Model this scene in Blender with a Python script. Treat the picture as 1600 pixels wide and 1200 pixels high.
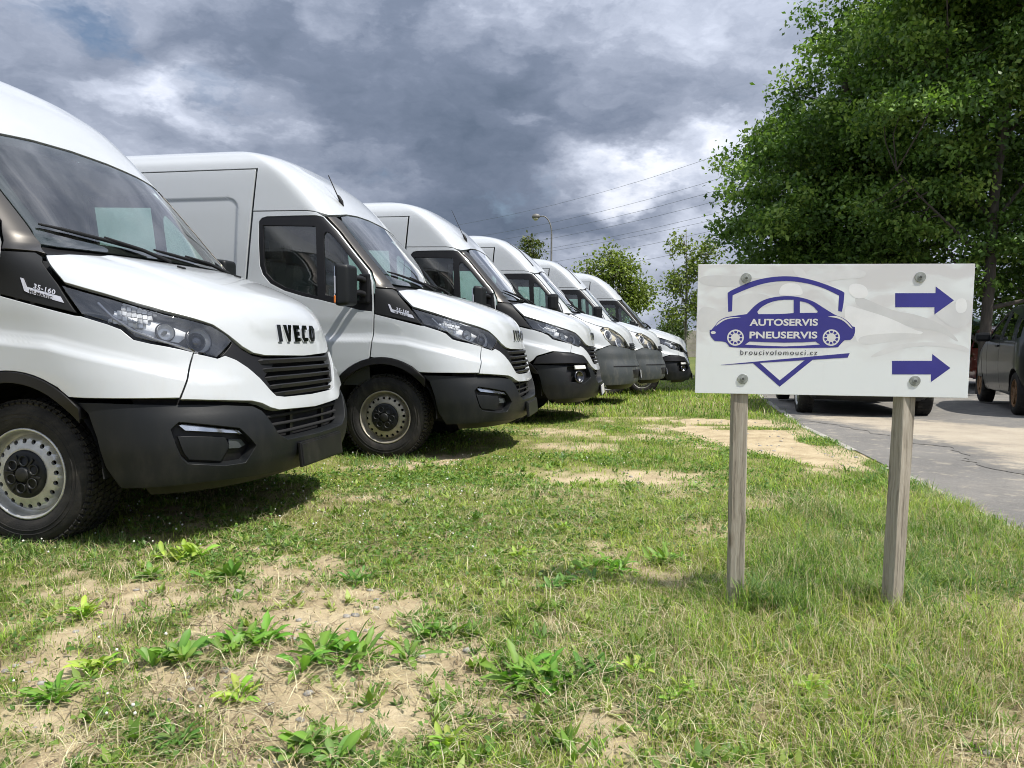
import bpy, bmesh, math, random
import numpy as np
from mathutils import Vector, Matrix
from mathutils.geometry import delaunay_2d_cdt
for o in list(bpy.data.objects):
    bpy.data.objects.remove(o)
SC = bpy.context.scene
COL = SC.collection
R = math.radians
rng = np.random.default_rng(7)

# ------------------------------------------------------------------ camera
PITCH, ROLL = math.atan(73 / 1200), R(0.3)
_F = Vector((0, math.cos(PITCH), -math.sin(PITCH)))
_U = Vector((0, math.sin(PITCH), math.cos(PITCH)))
_X = Vector((1, 0, 0))
_X2 = _X * math.cos(ROLL) + _U * math.sin(ROLL)
_U2 = _U * math.cos(ROLL) - _X * math.sin(ROLL)
cam = bpy.data.cameras.new('camera')
cam.sensor_width = 36
cam.lens = 27
cam.clip_start = 0.05
cam.clip_end = 3000
camo = bpy.data.objects.new('camera', cam)
COL.objects.link(camo)
camo.matrix_world = Matrix(((_X2.x, _U2.x, -_F.x, 0), (_X2.y, _U2.y, -_F.y, 0), (_X2.z, _U2.z, -_F.z, 1.01), (0, 0, 0, 1)))
SC.camera = camo

# ------------------------------------------------------------------ sun, exposure
SUN = Vector((0.54, -0.31, 1.0)).normalized()      # towards the sun
sun = bpy.data.lights.new('sun', 'SUN')
sun.energy = 4.9
sun.angle = R(0.53)
sun.color = (1.0, 0.955, 0.88)
suno = bpy.data.objects.new('sun', sun)
COL.objects.link(suno)
suno.rotation_euler = SUN.to_track_quat('Z', 'Y').to_euler()
SC.view_settings.view_transform = 'Standard'
SC.view_settings.look = 'None'
SC.view_settings.exposure = 0.35
SC.view_settings.gamma = 1
SC.render.engine = 'CYCLES'
SC.cycles.use_denoising = True
SC.cycles.filter_width = 1.0
SC.cycles.max_bounces = 6
SC.cycles.diffuse_bounces = 3
SC.cycles.glossy_bounces = 3
SC.cycles.transmission_bounces = 3
SC.cycles.use_adaptive_sampling = True
SC.cycles.adaptive_threshold = 0.03
SC.cycles.transparent_max_bounces = 10
SC.cycles.caustics_reflective = False
SC.cycles.caustics_refractive = False


class NT:
    """small node helper"""
    def __init__(s, tree):
        s.t = tree
        s.n = tree.nodes
        s.l = tree.links

    def add(s, kind, ins=None, **kw):
        nd = s.n.new(kind)
        for k, v in kw.items():
            setattr(nd, k, v)
        for k, v in (ins or {}).items():
            if isinstance(v, bpy.types.NodeSocket):
                s.l.new(v, nd.inputs[k])
            else:
                nd.inputs[k].default_value = v
        return nd

    def math(s, op, a, b=0.0, c=0.0, clamp=False):
        nd = s.add('ShaderNodeMath', {0: a, 1: b, 2: c}, operation=op)
        nd.use_clamp = clamp
        return nd.outputs[0]

    def vmath(s, op, a, b=(0, 0, 0), scale=None):
        nd = s.add('ShaderNodeVectorMath', {0: a, 1: b}, operation=op)
        if scale is not None:
            if isinstance(scale, bpy.types.NodeSocket):
                s.l.new(scale, nd.inputs['Scale'])
            else:
                nd.inputs['Scale'].default_value = scale
        return nd.outputs['Value'] if op in ('DOT_PRODUCT', 'LENGTH', 'DISTANCE') else nd.outputs[0]

    def noise(s, vec, scale, detail=4, rough=0.55, dist=0.0, out='Fac'):
        return s.add('ShaderNodeTexNoise', {'Vector': vec, 'Scale': scale, 'Detail': detail, 'Roughness': rough, 'Distortion': dist}).outputs[out]

    def ramp(s, fac, stops, interp='LINEAR'):
        nd = s.add('ShaderNodeValToRGB', {'Fac': fac})
        nd.color_ramp.interpolation = interp
        e = nd.color_ramp.elements
        while len(e) < len(stops):
            e.new(0.5)
        for i, (p, c) in enumerate(stops):
            e[i].position = p
            e[i].color = c if len(c) == 4 else (*c, 1)
        return nd.outputs[0]

    def mix(s, fac, a, b, blend='MIX'):
        nd = s.add('ShaderNodeMix', data_type='RGBA', blend_type=blend)
        for k, v in ((0, fac), (6, a), (7, b)):
            if isinstance(v, bpy.types.NodeSocket):
                s.l.new(v, nd.inputs[k])
            else:
                nd.inputs[k].default_value = v if not isinstance(v, tuple) or len(v) == 4 else (*v, 1)
        return nd.outputs[2]

    def smooth(s, v, lo, hi):
        nd = s.add('ShaderNodeMapRange', {'Value': v, 1: lo, 2: hi, 3: 0.0, 4: 1.0}, interpolation_type='SMOOTHSTEP')
        return nd.outputs[0]


# ------------------------------------------------------------------ world: Nishita sky behind a broken deck of cumulus
world = bpy.data.worlds.new('World')
SC.world = world
world.use_nodes = True
W = NT(world.node_tree)
W.n.clear()
_tc = W.add('ShaderNodeTexCoord').outputs['Generated']
_d = W.vmath('NORMALIZE', _tc)
_sep = W.add('ShaderNodeSeparateXYZ', {0: _d})
dx, dy, dz = _sep.outputs
up = W.math('MAXIMUM', dz, 0.0)
sky = W.add('ShaderNodeTexSky', sky_type='NISHITA')
sky.sun_disc = False
sky.sun_elevation = math.asin(SUN.z)
sky.sun_rotation = math.atan2(SUN.x, SUN.y)
sky.air_density = 1.0
sky.dust_density = 1.5
skyc = W.vmath('SCALE', sky.outputs[0], scale=0.08)


def cloud_blob(az, el, rx, ry, amp, k=0.25):
    """soft cloud mass around a compass direction (az right of +Y, el up), edges torn by the warped noise"""
    az, el = R(az), R(el)
    c = Vector((math.sin(az) * math.cos(el), math.cos(az) * math.cos(el), math.sin(el)))
    rt = Vector((math.cos(az), -math.sin(az), 0))
    upv = rt.cross(c)
    dd = W.vmath('ADD', _d, W.vmath('SCALE', W.vmath('SUBTRACT', wfine, (0.5, 0.5, 0.5)), scale=k))
    a = W.math('DIVIDE', W.vmath('DOT_PRODUCT', dd, tuple(rt)), rx)
    b = W.math('DIVIDE', W.math('SUBTRACT', W.vmath('DOT_PRODUCT', dd, tuple(upv)), 0.0), ry)
    front = W.math('GREATER_THAN', W.vmath('DOT_PRODUCT', _d, tuple(c)), 0.2)
    r2 = W.math('ADD', W.math('MULTIPLY', a, a), W.math('MULTIPLY', b, b))
    g = W.math('POWER', 2.718, W.math('MULTIPLY', r2, -1.0))
    return W.math('MULTIPLY', W.math('MULTIPLY', g, front), amp)


ds = W.vmath('MULTIPLY', _d, (1, 1, 1.9))
wfine = W.noise(ds, 5.0, 6, 0.6, out='Color')
dw = W.vmath('ADD', ds, W.vmath('SCALE', W.vmath('SUBTRACT', wfine, (0.5, 0.5, 0.5)), scale=0.22))
n1 = W.noise(dw, 2.6, 7, 0.56)
n2 = W.noise(dw, 9.0, 5, 0.60)
puff = W.math('SUBTRACT', W.math('ABSOLUTE', W.math('SUBTRACT', W.noise(dw, 5.5, 5, 0.55), 0.5)), 0.06)
bright = W.math('ADD', W.math('MULTIPLY', n1, 0.74), W.math('MULTIPLY', n2, 0.20))
bright = W.math('ADD', bright, W.math('MULTIPLY', puff, 0.45))
bright = W.math('ADD', bright, 0.06)
for b in ((-6, 14.5, 0.27, 0.055, -0.24), (-10, 20.5, 0.34, 0.055, -0.20), (1, 9.0, 0.17, 0.045, -0.22), (2, 19, 0.2, 0.05, -0.12),
          (9.0, 10.4, 0.11, 0.030, 0.33), (15.0, 13.5, 0.06, 0.035, 0.26), (10, 6.5, 0.10, 0.025, 0.14), (0.5, 15.5, 0.035, 0.016, 0.16), (-24.5, 15.5, 0.075, 0.028, 0.22), (-17, 14.5, 0.05, 0.02, 0.12), (-30, 19, 0.09, 0.06, 0.08),
          (14, 21, 0.12, 0.06, 0.03), (2, 5.0, 0.10, 0.02, -0.04), (13, 3, 0.2, 0.03, 0.05)):
    bright = W.math('ADD', bright, cloud_blob(*b))
cl = W.ramp(bright, [(0.20, (0.080, 0.105, 0.150)), (0.36, (0.130, 0.157, 0.215)), (0.50, (0.235, 0.265, 0.335)), (0.64, (0.43, 0.465, 0.55)), (0.80, (0.74, 0.755, 0.79)), (1.0, (0.88, 0.89, 0.90))])
# an overcast sky is brighter overhead than at the horizon (CIE), and near the sun
lift = W.math('MULTIPLY_ADD', up, 1.0, 0.94)
sd = W.math('MAXIMUM', W.vmath('DOT_PRODUCT', _d, tuple(SUN)), 0.0)
lift = W.math('ADD', lift, W.math('MULTIPLY', W.math('POWER', sd, 6.0), 0.9))
cl = W.vmath('SCALE', cl, scale=W.math('MULTIPLY', lift, 1.10))
gap = W.noise(dw, 4.0, 5, 0.58)
gap = W.math('ADD', gap, cloud_blob(-29.5, 19.5, 0.08, 0.045, 0.24, 0.12))
gap = W.math('ADD', gap, cloud_blob(11, 2.0, 0.3, 0.03, 0.12))
gapm = W.smooth(gap, 0.60, 0.78)
col = W.mix(gapm, cl, skyc)
bg = W.add('ShaderNodeBackground', {'Color': col, 'Strength': 1.0})
W.l.new(bg.outputs[0], W.add('ShaderNodeOutputWorld').inputs[0])

# ------------------------------------------------------------------ materials
MATS = {}


def mat(name, color, rough=0.5, metal=0.0, coat=0.0, spec=0.5, var=0.0, vscale=20.0, bump=0.0, bscale=80.0, coords='Object', stretch=(1, 1, 1), dust=None):
    if name in MATS:
        return MATS[name]
    m = bpy.data.materials.new(name)
    m.use_nodes = True
    t = NT(m.node_tree)
    b = t.n['Principled BSDF']
    c = (*color, 1)
    b.inputs['Base Color'].default_value = c
    b.inputs['Roughness'].default_value = rough
    b.inputs['Metallic'].default_value = metal
    b.inputs['Coat Weight'].default_value = coat
    b.inputs['Coat Roughness'].default_value = 0.03
    b.inputs['Specular IOR Level'].default_value = spec
    co = t.vmath('MULTIPLY', t.add('ShaderNodeTexCoord').outputs[coords], stretch)
    outc = None
    if var:
        f = t.noise(co, vscale, 6, 0.6)
        outc = t.mix(t.smooth(f, 0.3, 0.7), tuple(x * (1 - var) for x in color), tuple(min(1, x * (1 + var)) for x in color))
        t.l.new(outc, b.inputs['Base Color'])
        t.l.new(t.math('MULTIPLY_ADD', f, 0.25 * rough, rough * 0.87), b.inputs['Roughness'])
    if dust:
        # road dust thrown up low on the body and thin streaks
        z = t.add('ShaderNodeSeparateXYZ', {0: t.add('ShaderNodeTexCoord').outputs['Object']}).outputs[2]
        low = t.math('SUBTRACT', 1.0, t.smooth(z, dust[1], dust[2]))
        f = t.math('MULTIPLY', t.smooth(t.noise(t.vmath('MULTIPLY', co, (1, 1, .35)), 9, 8, 0.7), 0.42, 0.75), t.math('MULTIPLY_ADD', low, dust[0], dust[3]))
        outc = t.mix(f, outc if outc is not None else c, (0.36, 0.32, 0.25))
        t.l.new(outc, b.inputs['Base Color'])
    if bump:
        bn = t.add('ShaderNodeBump', {'Strength': bump, 'Distance': 0.01, 'Height': t.noise(co, bscale, 5, 0.6)})
        t.l.new(bn.outputs[0], b.inputs['Normal'])
    MATS[name] = m
    return m


def glass(name, tint, refl_rough=0.02, base=0.06):
    """thin tinted glazing: fresnel mirror over a tinted see-through pane"""
    if name in MATS:
        return MATS[name]
    m = bpy.data.materials.new(name)
    m.use_nodes = True
    t = NT(m.node_tree)
    t.n.clear()
    tr = t.add('ShaderNodeBsdfTransparent', {'Color': (*tint, 1)})
    gl = t.add('ShaderNodeBsdfGlossy', {'Color': (1, 1, 1, 1), 'Roughness': refl_rough})
    fr = t.add('ShaderNodeFresnel', {'IOR': 1.5}).outputs[0]
    f = t.math('MULTIPLY_ADD', fr, 1.5, base, clamp=True)
    dirt = t.noise(t.add('ShaderNodeTexCoord').outputs['Object'], 4, 8, 0.7)
    df = t.add('ShaderNodeBsdfDiffuse', {'Color': (0.35, 0.34, 0.3, 1)})
    mx0 = t.add('ShaderNodeMixShader', {0: t.math('MULTIPLY', t.smooth(dirt, 0.35, 0.8), 0.07), 1: tr.outputs[0], 2: df.outputs[0]})
    mx = t.add('ShaderNodeMixShader', {0: f, 1: mx0.outputs[0], 2: gl.outputs[0]})
    t.l.new(mx.outputs[0], t.add('ShaderNodeOutputMaterial').inputs[0])
    MATS[name] = m
    return m


mat('paint_white', (0.43, 0.452, 0.468), 0.28, coat=0.8, dust=(0.25, 0.45, 1.0, 0.05))
mat('plastic_bumper', (0.0075, 0.0088, 0.010), 0.45, spec=0.28, bump=0.08, bscale=700, dust=(0.04, 0.2, 0.7, 0.006))
mat('plastic_grey', (0.045, 0.052, 0.056), 0.55, spec=0.4, bump=0.1, bscale=600, dust=(0.2, 0.2, 0.9, 0.05))
mat('plastic_black', (0.006, 0.006, 0.007), 0.42, spec=0.35, dust=(0.04, 0.2, 0.9, 0.008))
mat('pillar_metal', (0.062, 0.058, 0.053), 0.34, metal=0.75, coat=0.3)
mat('cover_black', (0.007, 0.0075, 0.008), 0.55, spec=0.35)
mat('dark', (0.006, 0.006, 0.007), 0.9)
mat('chrome', (0.80, 0.81, 0.83), 0.10, metal=1.0)
mat('lamp_chrome', (0.88, 0.89, 0.90), 0.25, metal=0.15)
mat('chrome_dark', (0.10, 0.10, 0.105), 0.18, metal=1.0)
mat('lamp_housing', (0.055, 0.058, 0.063), 0.25)
mat('rubber', (0.015, 0.0145, 0.014), 0.8, spec=0.3, var=0.25, vscale=14, bump=0.25, bscale=120, dust=(0.12, -1.0, 2.0, 0.02))
mat('rim_silver', (0.50, 0.50, 0.48), 0.42, metal=0.65, var=0.22, vscale=9)
mat('rim_bronze', (0.33, 0.305, 0.25), 0.5, metal=0.5, var=0.2, vscale=9)
mat('rim_rust', (0.20, 0.115, 0.055), 0.7, metal=0.3, var=0.35, vscale=18)
mat('interior', (0.022, 0.024, 0.026), 0.75)
mat('headliner', (0.20, 0.21, 0.21), 0.9)
mat('orange_lens', (0.75, 0.20, 0.02), 0.15, coat=0.5)
mat('white_plate', (0.55, 0.55, 0.53), 0.4, var=0.1)
mat('plate_blue', (0.02, 0.05, 0.35), 0.4)
mat('lens_old', (0.62, 0.56, 0.42), 0.4, coat=0.4)
mat('badge_silver', (0.62, 0.62, 0.66), 0.25, metal=0.5)
glass('glass_tint', (0.72, 0.93, 0.85), base=0.035)
glass('glass_lamp', (0.94, 0.95, 0.96), 0.03, 0.03)

# ------------------------------------------------------------------ object helpers
def link(name, me, parent=None):
    o = bpy.data.objects.new(name, me)
    COL.objects.link(o)
    if parent is not None:
        o.parent = parent
    return o


def empty(name, loc=(0, 0, 0), rz=0.0):
    o = bpy.data.objects.new(name, None)
    COL.objects.link(o)
    o.location = loc
    o.rotation_euler = (0, 0, rz)
    o.empty_display_size = 0.1
    return o


def tag(o, label, cat, group=None):
    o['label'] = label
    o['category'] = cat
    if group:
        o['group'] = group
    return o


def structure(o):
    o['kind'] = 'structure'
    return o


def mesh_np(name, V, F, mats, smooth=False, normals=None, mi=None):
    """V (n,3) float, F list of faces or (m,k) array"""
    me = bpy.data.meshes.new(name)
    V = np.asarray(V, np.float32)
    if isinstance(F, np.ndarray):
        m, k = F.shape
        me.vertices.add(len(V))
        me.vertices.foreach_set('co', V.ravel())
        me.loops.add(m * k)
        me.loops.foreach_set('vertex_index', F.astype(np.int32).ravel())
        me.polygons.add(m)
        me.polygons.foreach_set('loop_start', np.arange(0, m * k, k, dtype=np.int32))
        me.polygons.foreach_set('loop_total', np.full(m, k, np.int32))
        me.update(calc_edges=True)
    else:
        me.from_pydata([tuple(map(float, v)) for v in V], [], [tuple(map(int, f)) for f in F])
        me.update()
    for m_ in (mats if isinstance(mats, (list, tuple)) else [mats]):
        me.materials.append(MATS[m_] if isinstance(m_, str) else m_)
    if mi is not None:
        me.polygons.foreach_set('material_index', np.asarray(mi, np.int32))
    if smooth or normals is not None:
        me.polygons.foreach_set('use_smooth', np.ones(len(me.polygons), bool))
    if normals is not None:
        me.normals_split_custom_set_from_vertices([tuple(map(float, n)) for n in normals])
    return me


class MB:
    """collects shapes into one mesh"""
    def __init__(s):
        s.v, s.f, s.sm = [], [], []

    def add(s, V, F, smooth=False):
        b = len(s.v)
        s.v += [tuple(map(float, p)) for p in V]
        s.f += [tuple(int(i) + b for i in f) for f in F]
        s.sm += [smooth] * len(F)
        return s

    def box(s, c, size, rot=None, bevel=0.0):
        hx, hy, hz = (x / 2 for x in size)
        if bevel:
            bm = bmesh.new()
            bmesh.ops.create_cube(bm, size=1)
            bmesh.ops.scale(bm, vec=size, verts=bm.verts)
            bmesh.ops.bevel(bm, geom=bm.edges[:], offset=bevel, segments=2, profile=0.6, affect='EDGES')
            V = [v.co.copy() for v in bm.verts]
            F = [[v.index for v in f.verts] for f in bm.faces]
            bm.free()
        else:
            V = [Vector((x, y, z)) for x in (-hx, hx) for y in (-hy, hy) for z in (-hz, hz)]
            F = [(0, 1, 3, 2), (4, 6, 7, 5), (0, 4, 5, 1), (2, 3, 7, 6), (0, 2, 6, 4), (1, 5, 7, 3)]
        M = rot.to_matrix() if hasattr(rot, 'to_matrix') else rot
        V = [(M @ v if M is not None else v) + Vector(c) for v in V]
        return s.add(V, F)

    def tube(s, pts, radii, seg=8, caps=True, smooth=True):
        pts = [Vector(p) for p in pts]
        if not hasattr(radii, '__len__'):
            radii = [radii] * len(pts)
        V, F = [], []
        ref = None
        for i, p in enumerate(pts):
            t = (pts[min(i + 1, len(pts) - 1)] - pts[max(i - 1, 0)])
            t = t.normalized() if t.length > 1e-9 else Vector((0, 0, 1))
            if ref is None:
                ref = t.orthogonal().normalized()
            ref = (ref - t * ref.dot(t))
            ref = ref.normalized() if ref.length > 1e-6 else t.orthogonal().normalized()
            bi = t.cross(ref)
            for k in range(seg):
                a = 2 * math.pi * k / seg
                V.append(p + (ref * math.cos(a) + bi * math.sin(a)) * radii[i])
        for i in range(len(pts) - 1):
            for k in range(seg):
                F.append((i * seg + k, i * seg + (k + 1) % seg, (i + 1) * seg + (k + 1) % seg, (i + 1) * seg + k))
        s.add(V, F, smooth)
        if caps:
            s.add(V[:seg], [tuple(reversed(range(seg)))])
            s.add(V[-seg:], [tuple(range(seg))])
        return s

    def lathe(s, prof, seg=32, axis='y', c=(0, 0, 0), smooth=True, close=False):
        """prof: list of (radius, offset along axis)"""
        V, F = [], []
        n = len(prof)
        for k in range(seg):
            a = 2 * math.pi * k / seg
            for r, h in prof:
                if axis == 'y':
                    V.append((c[0] + r * math.cos(a), c[1] + h, c[2] + r * math.sin(a)))
                elif axis == 'z':
                    V.append((c[0] + r * math.cos(a), c[1] + r * math.sin(a), c[2] + h))
                else:
                    V.append((c[0] + h, c[1] + r * math.cos(a), c[2] + r * math.sin(a)))
        for k in range(seg):
            k2 = (k + 1) % seg
            for i in range(n - 1 if not close else n):
                j = (i + 1) % n
                F.append((k * n + i, k * n + j, k2 * n + j, k2 * n + i) if axis != 'y' else (k * n + i, k2 * n + i, k2 * n + j, k * n + j))
        return s.add(V, F, smooth)

    def prism(s, poly, to3, d):
        """poly list of 2-D pts, to3 maps (u,v,w) to 3-D, extruded w = 0..d"""
        n = len(poly)
        V = [to3(u, v, 0) for u, v in poly] + [to3(u, v, d) for u, v in poly]
        F = [tuple(range(n))[::-1], tuple(range(n, 2 * n))] + [(i, (i + 1) % n, n + (i + 1) % n, n + i) for i in range(n)]
        return s.add(V, F)

    def mesh(s, name, m):
        me = bpy.data.meshes.new(name)
        me.from_pydata(s.v, [], s.f)
        me.polygons.foreach_set('use_smooth', np.array(s.sm, bool))
        for x in (m if isinstance(m, (list, tuple)) else [m]):
            me.materials.append(MATS[x] if isinstance(x, str) else x)
        me.update()
        return me

    def build(s, name, m, parent=None):
        return link(name, s.mesh(name, m), parent)


def copy_tree(o, parent=None):
    c = o.copy()
    COL.objects.link(c)
    c.parent = parent
    for ch in o.children:
        copy_tree(ch, c)
    return c


def gz(y):
    """the meadow dips a little away from the camera"""
    y = np.asarray(y, float)
    return -.0028 * np.clip(y - 9, 0, 9) ** 2

# ------------------------------------------------------------------ car-body surface: waterline hull and panels cut from it
def pchip(x, y, xi):
    h = np.diff(x); d = np.diff(y) / h
    m = np.zeros(len(x))
    for i in range(1, len(x) - 1):
        if d[i - 1] * d[i] > 0:
            w1 = 2 * h[i] + h[i - 1]; w2 = h[i] + 2 * h[i - 1]
            m[i] = (w1 + w2) / (w1 / d[i - 1] + w2 / d[i])
    m[0] = d[0]; m[-1] = d[-1]
    k = np.clip(np.searchsorted(x, xi) - 1, 0, len(x) - 2)
    t = (xi - x[k]) / h[k]
    return y[k] * (2 * t**3 - 3 * t**2 + 1) + h[k] * m[k] * (t**3 - 2 * t**2 + t) + y[k + 1] * (-2 * t**3 + 3 * t**2) + h[k] * m[k + 1] * (t**3 - t**2)


def sstep(v, lo, hi):
    t = np.clip((v - lo) / (hi - lo), 0, 1)
    return t * t * (3 - 2 * t)


class Hull:
    """at each height z the plan outline runs from the nose (q=0) round the corner (|q|=1) and straight back (metres); q>0 is the right side (y<0)"""
    def __init__(s, tab, bump=None, mx=1.0):
        tab = np.array(tab, float)
        s.Z = np.linspace(tab[0, 0], tab[-1, 0], 900)
        s.C = [pchip(tab[:, 0], tab[:, i], s.Z) for i in range(1, 5)]
        s.bump = bump
        s.mx = mx

    def par(s, z):
        return [np.interp(z, s.Z, c) for c in s.C]

    def base(s, q, z):
        q = np.asarray(q, float); z = np.asarray(z, float)
        xf, ys, xc, n = s.par(z)
        a = np.abs(q); th = np.clip(a, 0, 1) * np.pi / 2
        x = xc + (xf - xc) * np.maximum(np.cos(th), 0) ** (2 / n) - np.maximum(a - 1, 0)
        y = -np.sign(q) * ys * np.sin(th) ** (2 / n)
        return np.stack([x, y, z + 0 * x], -1)

    def nrm0(s, q, z, e=2e-3):
        a = s.base(q + e, z) - s.base(q - e, z); b = s.base(q, z + e) - s.base(q, z - e)
        n = np.cross(b, a)
        return n / (np.linalg.norm(n, axis=-1, keepdims=True) + 1e-12)

    def pos(s, q, z):
        q = np.asarray(q, float); z = np.asarray(z, float)
        P = s.base(q, z)
        if s.bump is not None:
            P = P + s.nrm0(q, z) * s.bump(P)[..., None]
        return P

    def nrm(s, q, z, e=4e-3):
        q = np.asarray(q, float); z = np.asarray(z, float)
        a = s.pos(q + e, z) - s.pos(q - e, z); b = s.pos(q, z + e) - s.pos(q, z - e)
        n = np.cross(b, a)
        return n / (np.linalg.norm(n, axis=-1, keepdims=True) + 1e-12)

    def qx(s, x, z):
        xf, ys, xc, n = s.par(z)
        if x <= xc:
            return 1 + xc - x
        c = min(1, (x - xc) / (xf - xc)) ** (n / 2)
        return math.acos(c) * 2 / math.pi

    def qy(s, y, z):
        xf, ys, xc, n = s.par(z)
        v = min(1, abs(y) / ys) ** (n / 2)
        return -math.copysign(math.asin(v) * 2 / math.pi, y)

    def pt(s, p):
        k, a, z = p[:3]
        return (s.qx(a, z) if k == 's' else s.qy(a, z), z)

    def loop(s, pts, step=0.025, half=False, side=1):
        """densify a closed outline given in side ('s', x, z) or front ('f', y, z) view"""
        Q = [s.pt(p) for p in pts]
        out = []
        n = len(Q)
        for i in range(n if not half else n - 1):
            a, b = Q[i], Q[(i + 1) % n]
            A, B = s.base(*a), s.base(*b)
            L = float(np.linalg.norm(A - B)) + abs(a[0] - b[0]) * .2
            m = max(1, int(L / step))
            use_x = min(a[0], b[0]) > 0.55
            for k in range(m):
                t = k / m
                z = a[1] + (b[1] - a[1]) * t
                if use_x:
                    q = s.qx(A[0] + (B[0] - A[0]) * t, z)
                elif max(a[0], b[0]) < 0.75:
                    q = s.qy(A[1] + (B[1] - A[1]) * t, z)
                else:
                    q = a[0] + (b[0] - a[0]) * t
                out.append((q, z))
        if half:
            out.append(Q[-1])
            out = out + [(-q, z) for q, z in out[-2:0:-1]]
        return np.array(out) * np.array([side, 1])

    def ring(s, L, d):
        """move an outline d metres inwards along the surface"""
        P = s.base(L[:, 0], L[:, 1])
        T = np.roll(P, -1, 0) - np.roll(P, 1, 0)
        T /= np.linalg.norm(T, axis=1, keepdims=True) + 1e-9
        N = s.nrm0(L[:, 0], L[:, 1])
        I = np.cross(N, T)
        I /= np.linalg.norm(I, axis=1, keepdims=True) + 1e-9
        if area(L) > 0:      # outline orientation in (q,z) decides which way is in
            I = -I
        e = 1e-3
        J0 = (s.base(L[:, 0] + e, L[:, 1]) - s.base(L[:, 0] - e, L[:, 1])) / (2 * e)
        J1 = (s.base(L[:, 0], L[:, 1] + e) - s.base(L[:, 0], L[:, 1] - e)) / (2 * e)
        a = (J0 * J0).sum(1); b = (J0 * J1).sum(1); c = (J1 * J1).sum(1)
        r0 = (J0 * I).sum(1); r1 = (J1 * I).sum(1)
        det = a * c - b * b + 1e-12
        dq = (c * r0 - b * r1) / det; dz = (a * r1 - b * r0) / det
        return L + np.stack([np.clip(dq * d, -.05, .05), np.clip(dz * d, -.05, .05)], 1)


def area(L):
    x, y = L[:, 0], L[:, 1]
    return 0.5 * float((x * np.roll(y, -1) - np.roll(x, -1) * y).sum())


def inside(P, L):
    x, y = P[:, 0], P[:, 1]
    r = np.zeros(len(P), bool)
    x0, y0 = L[:, 0], L[:, 1]
    x1, y1 = np.roll(x0, -1), np.roll(y0, -1)
    for i in range(len(L)):
        c = (y0[i] > y) != (y1[i] > y)
        with np.errstate(divide='ignore', invalid='ignore'):
            r ^= c & (x < (x1[i] - x0[i]) * (y - y0[i]) / (y1[i] - y0[i]) + x0[i])
    return r


ZL = np.concatenate([np.arange(.1, 2.45, .03), np.arange(2.45, 2.63, .014), np.arange(2.63, 2.69, .006)])


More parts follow.
